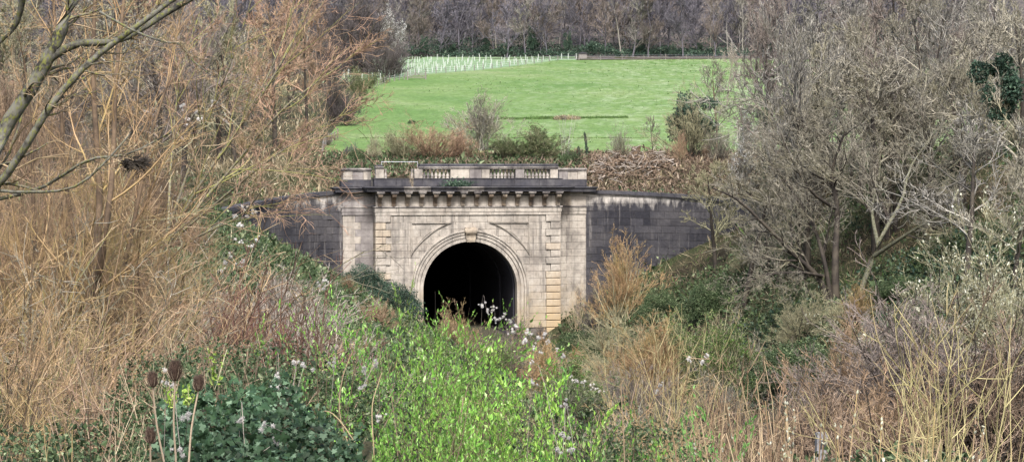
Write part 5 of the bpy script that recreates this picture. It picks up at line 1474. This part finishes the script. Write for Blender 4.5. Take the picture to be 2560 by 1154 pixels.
for i in range(26):
    px = -40 + 520 * (i + g.uniform(-.3, .3)) / 26; yy = g.uniform(55, 150)
    place(BRM[int(g.integers(3))], 'bank_scrub', 'indistinct brown scrub under the trees on the left bank', 'scrub', px, yy, H=g.uniform(2.5, 5.0) * (yy / 110), w=g.uniform(.8, 1.3),
          mats=(TW['brown'], TW[['bramble', 'brown', 'wood2', 'rust'][int(g.integers(4))]]), group='scrub under the left bank trees')
for i in range(16):
    yy = g.uniform(88, 192); x = PC.x + (200 - yy) * TANA + g.uniform(-4.5, 5.5); px = 1280 + x / yy * F
    place([BRM[0], BRM[1], LEAFY[0], LEAFY[1]][int(g.integers(4))], 'track_weeds', 'low weeds growing over the old track bed', 'weeds', px, yy, H=g.uniform(1.0, 2.0), w=g.uniform(.9, 1.4),
          mats=(TW['tan'], TW[['tan', 'olive', 'wood2'][int(g.integers(3))]]), group='weeds over the track bed')

for i in range(16):
    px = 1935 + 640 * (i + g.uniform(-.3, .3)) / 16; yy = g.uniform(162, 208); top = g.uniform(-90, 120)
    place(TALL[i % 3], 'slender_tree', 'indistinct tall slender bare tree rising behind the right bank', 'tree', px, yy, top=top, w=g.uniform(.8, 1.1),
          mats=(TW['dark'], TW[['grey2', 'grey', 'grey2', 'wood2'][i % 4]]), group='slender trees behind the right bank')
for i in range(14):
    px = -40 + 360 * (i + g.uniform(-.3, .3)) / 14; yy = g.uniform(32, 62); top = g.uniform(20, 480) if px < 190 else g.uniform(420, 640)
    place(SWEEP[i % 2], 'upright_coppice', 'indistinct upright brown coppice stems in the left thicket', 'shrub', px, yy, top=top, w=g.uniform(.7, 1.0), rot=g.uniform(-.5, .5),
          mats=(TW[['brown', 'dark', 'mossy'][i % 3]], TW[['red', 'rust', 'brown', 'tan', 'bramble'][i % 5]]), group='brown coppice stems in the left thicket')
# ------------------------------------------------------------------ bright green saplings in the centre
sp = [(1130, 30, 745, .75, 'tall bright sapling under the middle of the arch'), (1045, 26, 712, .4, 'slender bright sapling at the left edge of the arch'), (985, 24, 790, .8, 'bright sapling left of the arch'),
      (900, 25, 770, .8, 'bright sapling before the left pier'), (835, 21, 735, .7, 'bright sapling next to the dogwood'), (1220, 24, 800, .8, 'bright sapling below the right half of the arch'), (1100, 19, 815, .85, 'broad bright sapling in the centre foreground'),
      (1000, 17, 880, .9, 'bright sapling in the left centre foreground'), (1210, 16, 850, .85, 'bushy bright sapling in the right centre foreground'), (1290, 18, 900, .8, 'bright sapling right of centre'),
      (1110, 14, 930, 1.0, 'leafy sapling at the bottom centre'), (1330, 15, 920, .7, 'thin bright sapling beside the brown weeds'), (1440, 16, 980, .7, 'rightmost bright sapling of the central stand'), (1230, 13, 960, 1.0, 'leafy sapling at the bottom right of the centre'),
      (905, 15, 880, .95, 'bright sapling above the ivy bank'), (830, 14.5, 930, .8, 'small bright sapling rooted in the ivy bank'), (1040, 13, 1000, 1.0, 'low leafy sapling at the bottom edge'), (1360, 13, 1030, .9, 'low bright sapling at the bottom edge right of centre'),
      (1170, 33, 770, .7, 'bright sapling behind the centre ones near the arch'), (940, 32, 780, .8, 'bright sapling behind the left centre ones')]
for i, (px, yy, top, w, l) in enumerate(sp):
    place(SAP[i % 4], 'green_sapling', l, 'sapling', px, yy, top=top, w=w * .95, mats=(TW['dark'], TW['brown'], LF[['willow', 'willow3', 'willow', 'willow2'][i % 4]]))
for px, yy, top, w, l in [(1690, 15, 1040, .9, 'low fresh green shoots at the bottom right of centre'), (1580, 16, 1060, .8, 'low fresh green shoots left of the ochre stems'), (1760, 17, 1050, .7, 'low fresh green shoots below the ochre stems')]:
    place(SAP[1], 'green_shoots', l, 'shrub', px, yy, top=top, w=w, mats=(TW['olive'], TW['olive'], LF['willow2']))

# ------------------------------------------------------------------ ochre stems, wands and yellow saplings, right foreground
for i, (px, yy, top, w, m, l) in enumerate([(1640, 34, 800, .8, 'yellow', 'pale forked stems left of the ochre clump'), (1720, 36, 770, .8, 'yellow', 'tallest pale forked stems before the olive scrub'), (1800, 30, 850, .9, 'rust', 'ochre stem clump in the right foreground'),
        (1880, 28, 900, .9, 'ochre', 'ochre stem clump left of the concrete post'), (1830, 24, 960, .9, 'ochre', 'low ochre stems beside the green shoots'), (1980, 26, 960, .9, 'rust', 'low rusty stems before the dark thicket'), (1650, 23, 980, .8, 'tan', 'low tan stems left of the green shoots'), (1700, 27, 900, .9, 'ochre', 'short ochre stems above the green shoots'), (1950, 33, 920, .7, 'rust', 'ochre stems just left of the concrete post'), (1560, 32, 900, .7, 'tan', 'thin tan stems right of the track')]):
    place((YOUNG[i % 3] if m == 'yellow' else TANG[i % 3] if i % 2 else FAN[i % 2]), 'ochre_stems', l, 'shrub', px, yy, top=top, w=w, mats=(TW[m], TW[m]))
for i, (px, yy, top, w, l) in enumerate([(2330, 22, 820, .85, 'yellow barked sapling left of the bottom right corner'), (2460, 19, 740, .8, 'tall yellow barked sapling in the bottom right corner'), (2545, 21, 770, .8, 'yellow barked sapling cut by the right edge'), (2400, 24, 900, .9, 'short yellow sapling between the taller two')]):
    place(YOUNG[i % 3], 'yellow_sapling', l, 'sapling', px, yy, top=top, w=w, mats=(TW['yellow'], TW['yellow']))
# upright willow wands with silver buds
g = np.random.default_rng(33)
def wand_model(seed, n=14):
    g = np.random.default_rng(seed)
    P0 = np.stack([g.normal(0, .10, n), g.normal(0, .10, n), np.zeros(n)], 1)
    ps = path(P0, np.stack([g.normal(0, .12, n), g.normal(0, .12, n), np.ones(n)], 1), g.uniform(.65, 1.0, n), 7, .03, .02, g)
    st = (ps, np.linspace(.0026, .0015, 7)[None].repeat(n, 0))
    V, Fq = tubes([st], 4); a_ = mesh('wand_stem', V, Fq, TW['tan2'], True)
    m = n * 12; idx = np.repeat(np.arange(n), 12); t = g.uniform(.35, 1, m) * 6; i = np.minimum(t.astype(int), 5); f = (t - i)[:, None]
    Pb = ps[idx, i] + (ps[idx, i + 1] - ps[idx, i]) * f
    Db = nrm(g.normal(0, .5, (m, 3)) + np.array([0, 0, 1]))
    Pp = np.stack([Pb, Pb + Db * .004, Pb + Db * .010], 1); Rr = np.tile(np.array([[.0015, .0032, .0008]]), (m, 1))
    V, Fq = tubes([(Pp, Rr)], 5); b_ = mesh('wand_bud', V, Fq, LF['catkin'], True)
    return Model([('stem', a_, 1), ('bud', b_, 1)])
WD = [wand_model(301), wand_model(302)]
for i, (px, yy, top, l) in enumerate([(1905, 15, 965, 'silver budded willow wands left of the concrete post'), (1985, 14, 990, 'silver budded willow wands beside the concrete post'), (2110, 14.5, 975, 'silver budded willow wands right of the concrete post'), (2190, 15, 1000, 'short silver budded wands before the dark thicket'), (2270, 15.5, 1040, 'low silver budded wands near the yellow saplings')]):
    place(WD[i % 2], 'willow_wands', l, 'shrub', px, yy, top=top, w=1.1)
# dry dock stalks
for px, top, l in [(1590, 955, 'tall rusty dead weed stalk right of the saplings'), (1765, 965, 'tall rusty dead weed stalk by the green shoots')]:
    Yw = 13.5; b = gA(px, Yw, -.05); h = z_at(top, Yw) - b.z; g = np.random.default_rng(px)
    o = thing('weed_stalk', l, 'weed stalk', b)
    P = path(np.zeros((1, 3)), np.array([[.02, 0, 1.]]), h, 8, .02, 0, g)
    V, Fq = tubes([(P, taper(8, .006, .004)[None])], 5); obj('stem', mesh('stalk_stem', V, Fq, TW['ochre'], True), o)
    st = (P, taper(8, .006, .004)[None]); s2 = grow(st, g, 16, .45, 1, 40, 10, .025, 3, .1, .15, .9, .004, 1.0)
    V, Fq = tubes([s2], 4); c = obj('seed_head', mesh('stalk_seeds', V, Fq, TW['ochre'], True), o); c['kind'] = 'stuff'

# ------------------------------------------------------------------ ivy bank and bramble, lower left
def mound_leaves(g, n, pxr, pyr, Yf, L, W, shape=None):
    """Leaves lying on a rounded bank: the bank's face runs through (px, py, Yf(px, py))."""
    px = g.uniform(*pxr, n); py = g.uniform(*pyr, n)
    Yv = np.array(Yf(px, py)) + g.normal(0, .40, n)
    u, v = (px - 1280) / F, (577 - py) / F
    k = Yv / (_cp + v * _sp)
    P = np.stack([u * k, Yv, CAMZ + (-_sp + v * _cp) * k], 1)
    P += g.normal(0, .04, (n, 3))
    return P
def ivy_top(px): return 965 + 30 * np.sin(px / 41.0) + 22 * np.sin(px / 17.0 + 1) + np.where(px < 560, (560 - px) * .35, 0) + np.where(px > 700, (px - 700) * .6, 0)
ivyY = lambda px, py: 10.2 + np.clip((1160 - py) / 260, 0, 1.2) ** 1.2 * 3.2
# solid earth bank under the ivy so that nothing floats
gx = np.linspace(380, 930, 40); gy = np.linspace(0, 1, 24); V = []
for a in gx:
    for t in gy:
        py = ivy_top(a) + 25 + t * (1330 - ivy_top(a)); q = at(a, py, float(ivyY(a, py)) + .22); V.append((q.x, q.y, q.z - .03 + .05 * math.sin(a * .09) * math.sin(t * 19)))
ii = np.arange(40 * 24).reshape(40, 24)
bank_o = struct(obj('ivy_bank_ground', mesh('ivy_bank_ground', np.array(V), np.stack([ii[:-1, :-1], ii[:-1, 1:], ii[1:, 1:], ii[1:, :-1]], -1).reshape(-1, 4), MATS['bank'], True)))
ivy = thing('ivy_bank', 'glossy dark green ivy covering the bank below the teasels', 'ivy', at(620, 1100, 11.5))
ib = Vector(ivy.location)
# ivy leaf: five lobes
lobes = [(0, 0), (.30, -.16), (.50, .02), (.34, .22), (.46, .46), (.20, .52), (0, 1.0), (-.20, .52), (-.46, .46), (-.34, .22), (-.50, .02), (-.30, -.16)]
iv_me = []
for q in range(3):
    V = [(0, .35, .03 + .02 * q)] + [(x, y, -.06 * abs(x) - .05 * (y - .4) ** 2 * (q + 1)) for x, y in lobes]
    iv_me.append(pymesh('ivy_leaf', V, [(0, i + 1, (i + 1) % 12 + 1) for i in range(12)], LF['ivy']))
iv_co = [np.array([v.co[:] for v in m.vertices]) for m in iv_me]
iv_f = np.array([[0, i + 1, (i + 1) % 12 + 1] for i in range(12)])
g = np.random.default_rng(44)
def leaf_frame(n, g):
    Nn = nrm(g.normal(0, .75, (n, 3)) + np.array([-.1, -.6, .65])); D = nrm(np.cross(Nn, np.array([1., 0, 0])) * -1 + g.normal(0, .6, (n, 3)))
    S = nrm(np.cross(D, Nn)); D = np.cross(Nn, S); return S, D, Nn
P = mound_leaves(g, 280, (455, 690), (955, 1150), lambda a, b: ivyY(a, b) - .12, 0, 0)
S, D, Nn = leaf_frame(280, g)
for i in range(280):
    M = Matrix(((S[i, 0], D[i, 0], Nn[i, 0]), (S[i, 1], D[i, 1], Nn[i, 1]), (S[i, 2], D[i, 2], Nn[i, 2])))
    obj('leaf', iv_me[i % 3], ivy, Vector(P[i]) - ib, M.to_euler(), float(np.exp(g.normal(-3.12, .28))))
def ivy_mass(n, pxr, pyr, Yf, size, seed, mat, name, parent=None, off=None, keep=None):
    g = np.random.default_rng(seed); P = mound_leaves(g, n, pxr, pyr, Yf, 0, 0)
    if keep is not None: P = P[keep(P, g)]
    n = len(P); S, D, Nn = leaf_frame(n, g); s = size * np.exp(g.normal(0, .28, n))
    co = iv_co[0]
    V = P[:, None] + s[:, None, None] * (co[None, :, 0:1] * S[:, None] + co[None, :, 1:2] * D[:, None] + co[None, :, 2:3] * Nn[:, None])
    if off is not None: V = V - np.array(off)
    Ff = (np.arange(n)[:, None, None] * 13 + iv_f[None]).reshape(-1, 3)
    return mesh(name, V.reshape(-1, 3), Ff, mat)
def under_top(P, g):
    px = 1280 + P[:, 0] / P[:, 1] * F; py = 410 + (CAMZ - P[:, 2]) / P[:, 1] * F
    return py > ivy_top(px) + g.normal(0, 12, len(P))
c = obj('foliage', ivy_mass(5600, (400, 900), (930, 1190), ivyY, .029, 45, LF['ivy'], 'ivy_mass', None, ib, under_top), ivy); c['kind'] = 'stuff'
# bramble thicket behind the ivy
def blob_thing(name, label, cat, px, py, Yb, blobs, n, L, W, mat, seed, stems=None):
    b = at(px, py, Yb); b.z = min(b.z, b.z); root = thing(name, label, cat, (b.x, b.y, ground_z(b.x, b.y)))
    g = np.random.default_rng(seed); dz = b.z - root.location.z
    bl = [(x, y, z + dz, rx, rz) for x, y, z, rx, rz in blobs]
    V, Ft = blob_leaves(g, n, bl, L, W); c = obj('foliage', mesh(name + '_foliage', V, Ft, mat), root); c['kind'] = 'stuff'
    m = 60; P0 = np.stack([g.normal(0, .5, m), g.normal(0, .4, m), np.zeros(m)], 1)
    st = (path(P0, np.stack([g.normal(0, .5, m), g.normal(0, .5, m), np.ones(m)], 1), g.uniform(.8, 1.15, m) * (dz + .5), 7, .1, -.04, g), np.linspace(.006, .003, 7)[None].repeat(m, 0))
    V, Fq = tubes([st], 3); c = obj('stem', mesh(name + '_stem', V, Fq, TW['bramble'], True), root); c['kind'] = 'stuff'
    return root
bb = [(0, 0, 0, .62, .42), (-.5, .2, -.1, .5, .4), (.5, .1, -.1, .55, .36), (0, -.3, -.5, .8, .5), (-.7, -.2, -.6, .5, .5), (.8, 0, -.6, .5, .5)]
blob_thing('bramble_thicket', 'dark grey green bramble thicket left above the ivy', 'bramble', 520, 975, 19, bb, 13000, .036, .022, LF['bramble'], 61)
blob_thing('bramble_thicket', 'dark bramble thicket in the middle above the ivy', 'bramble', 655, 990, 18, bb, 13000, .036, .022, LF['bramble'], 62)
blob_thing('bramble_thicket', 'dark bramble thicket beside the bright saplings', 'bramble', 770, 1030, 16, bb, 9000, .034, .020, LF['bramble'], 63)
blob_thing('bramble_thicket', 'low dark bramble in the bottom left corner', 'bramble', 240, 1215, 14, bb, 10000, .034, .021, LF['bramble'], 64)
blob_thing('bramble_thicket', 'low bramble at the bottom edge under the tan shoots', 'bramble', 80, 1220, 15, bb, 10000, .034, .021, LF['bramble'], 65)
blob_thing('bramble_thicket', 'low bramble under the right centre saplings', 'bramble', 1500, 1130, 19, bb, 9000, .036, .022, LF['bramble'], 66)
# fresh yellow-green shoots among the ivy
for px, py, h, l in [(535, 975, .22, 'upright yellow green shoot right of the teasels'), (425, 1020, .10, 'yellow green sprig between the teasel stems'), (470, 1018, .11, 'yellow green sprig behind the right teasel')]:
    Yb = 10.3; b = at(px, py, Yb); root = thing('fresh_shoot', l, 'plant', b); g = np.random.default_rng(px)
    P = path(np.zeros((4, 3)), g.normal(0, .3, (4, 3)) + np.array([0, 0, 1.]), h * np.ones(4), 6, .08, .05, g); st = (P, np.full((4, 6), .0022))
    V, Fq = tubes([st], 4); obj('stem', mesh('shoot_stem', V, Fq, TW['olive'], True), root)
    V, Ft = leaf_on([st], g, 16, .1, 1, .024, .012, 60, .1); c = obj('foliage', mesh('shoot_leaves', V, Ft, LF['gold']), root); c['kind'] = 'stuff'

# ------------------------------------------------------------------ teasels
t_spine = twig_mat('teasel_spines', (.13, .09, .068), (.045, .03, .024), None)
t_brown = simple('teasel_brown', (.055, .036, .028), .95, .1, 0, 60, .6, 1.3)
t_stem = twig_mat('teasel_stem', (.46, .37, .27), (.36, .28, .20), None)
def teasel(px, py, hh, base, Yt, label, seed):
    g = np.random.default_rng(seed)
    top = at(px, py, Yt); bot = at(base[0], base[1], Yt + .15); bot.z -= .25
    root = thing('teasel', label, 'teasel', bot)
    o = top - bot; ax = nrm(np.array(o))
    pts = [Vector((0, 0, 0)), o * .35 + Vector((.008, 0, 0)), o * .7 + Vector((-.004, 0, 0)), o]
    P = spline(pts, 10)[None]
    V, Fq = tubes([(P, taper(10, .0048, .0036)[None])], 6); obj('stem', mesh('teasel_stem', V, Fq, t_stem, True), root)
    head = obj('seed_head', lathe([(.0, -.02), (.30, .0), (.40, .12), (.44, .35), (.42, .6), (.33, .85), (.18, .97), (.02, 1.0)], 14, t_brown, 'teasel_head'), root, o, None, (hh * .62, hh * .62, hh))
    # spines all over the head
    m = 620; t = g.uniform(.02, .99, m); az = g.uniform(0, 6.28, m); r = .42 * np.sqrt(np.clip(1 - ((t - .42) / .6) ** 2, .02, 1))
    P0 = np.stack([r * np.cos(az), r * np.sin(az), t], 1); D = np.stack([np.cos(az), np.sin(az), .5 + .8 * (t - .3)], 1)
    Ps = path(P0, D, np.full(m, .30), 3, .05, .08, g); V, Fq = tubes([(Ps, np.tile([[.016, .010, .002]], (m, 1)))], 3)
    c = obj('spine', mesh('teasel_spine', V, Fq, t_spine), head); c['kind'] = 'stuff'
    m = 11; az = np.arange(m) * 6.283 / m + g.normal(0, .15, m)
    P0 = np.stack([.2 * np.cos(az), .2 * np.sin(az), np.zeros(m)], 1); D = np.stack([np.cos(az), np.sin(az), .1 + 0 * az], 1)
    Ps = path(P0, D, g.uniform(.7, 1.25, m), 6, .05, .28, g); V, Fq = tubes([(Ps, np.tile(np.linspace(.022, .006, 6), (m, 1)))], 3)
    c = obj('bract', mesh('teasel_bract', V, Fq, t_stem), head); c['kind'] = 'stuff'
teasel(438, 950, .072, (433, 1130), 8.0, 'tallest brown teasel head in the middle of the group', 1)
teasel(382, 966, .056, (425, 1145), 8.1, 'left brown teasel head on a crooked stem', 2)
teasel(496, 976, .056, (446, 1130), 7.9, 'right brown teasel head leaning outwards', 3)
teasel(376, 1106, .056, (388, 1180), 8.0, 'lowest teasel head with pale fluff beside it', 4)

# ------------------------------------------------------------------ old man's beard: vines with white seed heads
g = np.random.default_rng(71); m = 150
v = nrm(g.normal(0, 1, (m, 3))); Ps = path(g.normal(0, .25, (m, 3)), v + g.normal(0, .3, (m, 3)), g.uniform(.35, 1.25, m), 4, .45, 0, g)
V, Fq = tubes([(Ps, np.tile(np.array([[.055, .05, .04, .015]]), (m, 1)))], 3); puff = mesh('seed_puff', V, Fq, LF['fluff'], True)
def vine(label, pts, Yv, r, seed, mult=3):
    g = np.random.default_rng(seed); P = [at(a, b, Yv + g.normal(0, .25)) for a, b in pts]
    base = Vector((P[0].x, P[0].y, P[0].z)); root = thing('clematis_vine', label, 'vine', base)
    pl = sorted(P, key=lambda q: q.x); gz0 = Vector((pl[0].x - .1, pl[0].y + .2, min(ground_z(pl[0].x, pl[0].y) - .1, pl[0].z)))
    sp_ = spline([q - base for q in ([gz0] + pl)], max(8, 5 * len(pl)))[None]
    V, Fq = tubes([(sp_, np.full(sp_.shape[:2], max(.0016, r * .05)))], 4); obj('stem', mesh('vine_stem', V, Fq, TW['dead'], True), root)
    for q in P:
        for j in range(mult):
            d = Vector(g.normal(0, r * 1.3, 3)) if j else Vector((0, 0, 0))
            obj('seed_head', puff, root, q - base + d, tuple(g.uniform(0, 6, 3)), r * g.uniform(.55, 1.1))
vine('clematis seed heads trailing over the middle of the ivy', [(700, 965), (742, 905), (690, 940), (722, 1035), (715, 1065), (760, 915)], 12.6, .014, 1, 5)
vine('clematis seed heads low in the ivy', [(600, 1052), (618, 1140), (690, 1100), (660, 1060), (730, 1090)], 10.4, .013, 2, 5)
vine('clematis seed head beside the teasels', [(417, 957), (470, 1045), (452, 1125)], 9.0, .014, 3, 4)
vine('clematis fluff beside the ivy and bright saplings', [(835, 905), (912, 932), (950, 1040), (940, 915), (905, 970)], 13.0, .013, 4, 5)
vine('clematis fluff low on the right of the central saplings', [(1410, 1085), (1398, 1130), (1435, 1122), (1330, 950), (1415, 1010)], 12.5, .013, 5, 5)
vine('white clematis fluff hanging before the tunnel mouth', [(1205, 762), (1235, 772), (1258, 790), (1218, 778), (1275, 805), (1240, 800)], 60, .042, 6, 6)
vine('white clematis fluff right of the tunnel mouth', [(1290, 812), (1320, 830), (1345, 845), (1310, 850), (1360, 835), (1335, 865), (1280, 830)], 60, .042, 7, 6)
vine('white clematis fluff on the slope below the left wing wall', [(600, 605), (630, 615), (575, 640), (610, 650), (560, 655), (640, 600)], 60, .045, 8, 5)
vine('white clematis fluff above the dogwood', [(800, 712), (815, 700), (812, 722), (555, 675), (600, 665)], 47, .035, 9, 4)
vine('clematis fluff over the weeds right of the portal foot', [(1370, 850), (1390, 870), (1350, 880), (1410, 890), (1330, 900)], 70, .045, 14, 5)
vine('clematis fluff over the ochre stems', [(1722, 892), (1755, 905), (1770, 888), (1640, 975), (1650, 960)], 33, .028, 10, 4)
vine('clematis fluff trailing along the pale track', [(1440, 950), (1460, 958), (1482, 968), (1500, 975), (1420, 940)], 75, .05, 11, 5)
vine('white specks of clematis in the upper left twigs', [(455, 265), (490, 280), (530, 255), (505, 300), (560, 300), (470, 300)], 62, .05, 12, 4)
vine('white specks of clematis before the end of the left wing wall', [(610, 525), (620, 545), (585, 540), (640, 530), (600, 560)], 70, .06, 13, 4)
# long bare arching canes at the lower left of the saplings
for i, (pts, l) in enumerate([([(885, 1154), (850, 1040), (855, 950), (880, 880)], 'long tan cane curving up through the ivy'), ([(935, 1140), (930, 1020), (945, 960), (955, 930)], 'tan cane right of the long curving one'),
                  ([(900, 1130), (840, 1040), (800, 1030), (775, 1070)], 'bramble cane arching over the ivy')]):
    b = at(pts[0][0], pts[0][1] + 60, 11.5); P = spline([Vector((0, 0, 0))] + [at(a, c_, 11.3 + .1 * j) - b for j, (a, c_) in enumerate(pts)], 16)[None]
    V, Fq = tubes([(P, taper(16, .0045, .002)[None])], 5); o = tag(obj('bramble_cane', mesh('bramble_cane', V, Fq, TW['ochre'], True), None, b), l, 'cane')

# ivy mass hanging in the tree at the upper right edge
blob_thing('ivy_curtain', 'dark teal ivy hanging in the trees at the upper right edge', 'ivy', 2500, 225, 150,
           [(float(g.normal(0, 1.1)), float(g.normal(0, .6)), float(g.normal(0, 1.3)), float(g.uniform(.35, .8)), float(g.uniform(.35, .9))) for _ in range(14)], 7000, .20, .13, LF['ever'], 67)
# thin canes and weeds poking out of the ivy and brambles
for i, (px, yy, top, w, m, l) in enumerate([(520, 13, 870, .5, 'bramble', 'thin bramble canes above the teasels'), (640, 12.5, 880, .6, 'bramble', 'thin bramble canes rising from the ivy'), (760, 13, 850, .6, 'brown', 'thin brown canes left of the saplings'), (470, 15, 830, .6, 'straw', 'dry stalks behind the teasels'), (330, 13, 960, .7, 'straw', 'dry stalks left of the teasels'), (180, 13.5, 1000, .8, 'tan2', 'dry stalks above the low bramble')]):
    place(YOUNG[i % 3], 'bare_canes', l, 'canes', px, yy, top=top, w=w, mats=(TW[m], TW[m]))
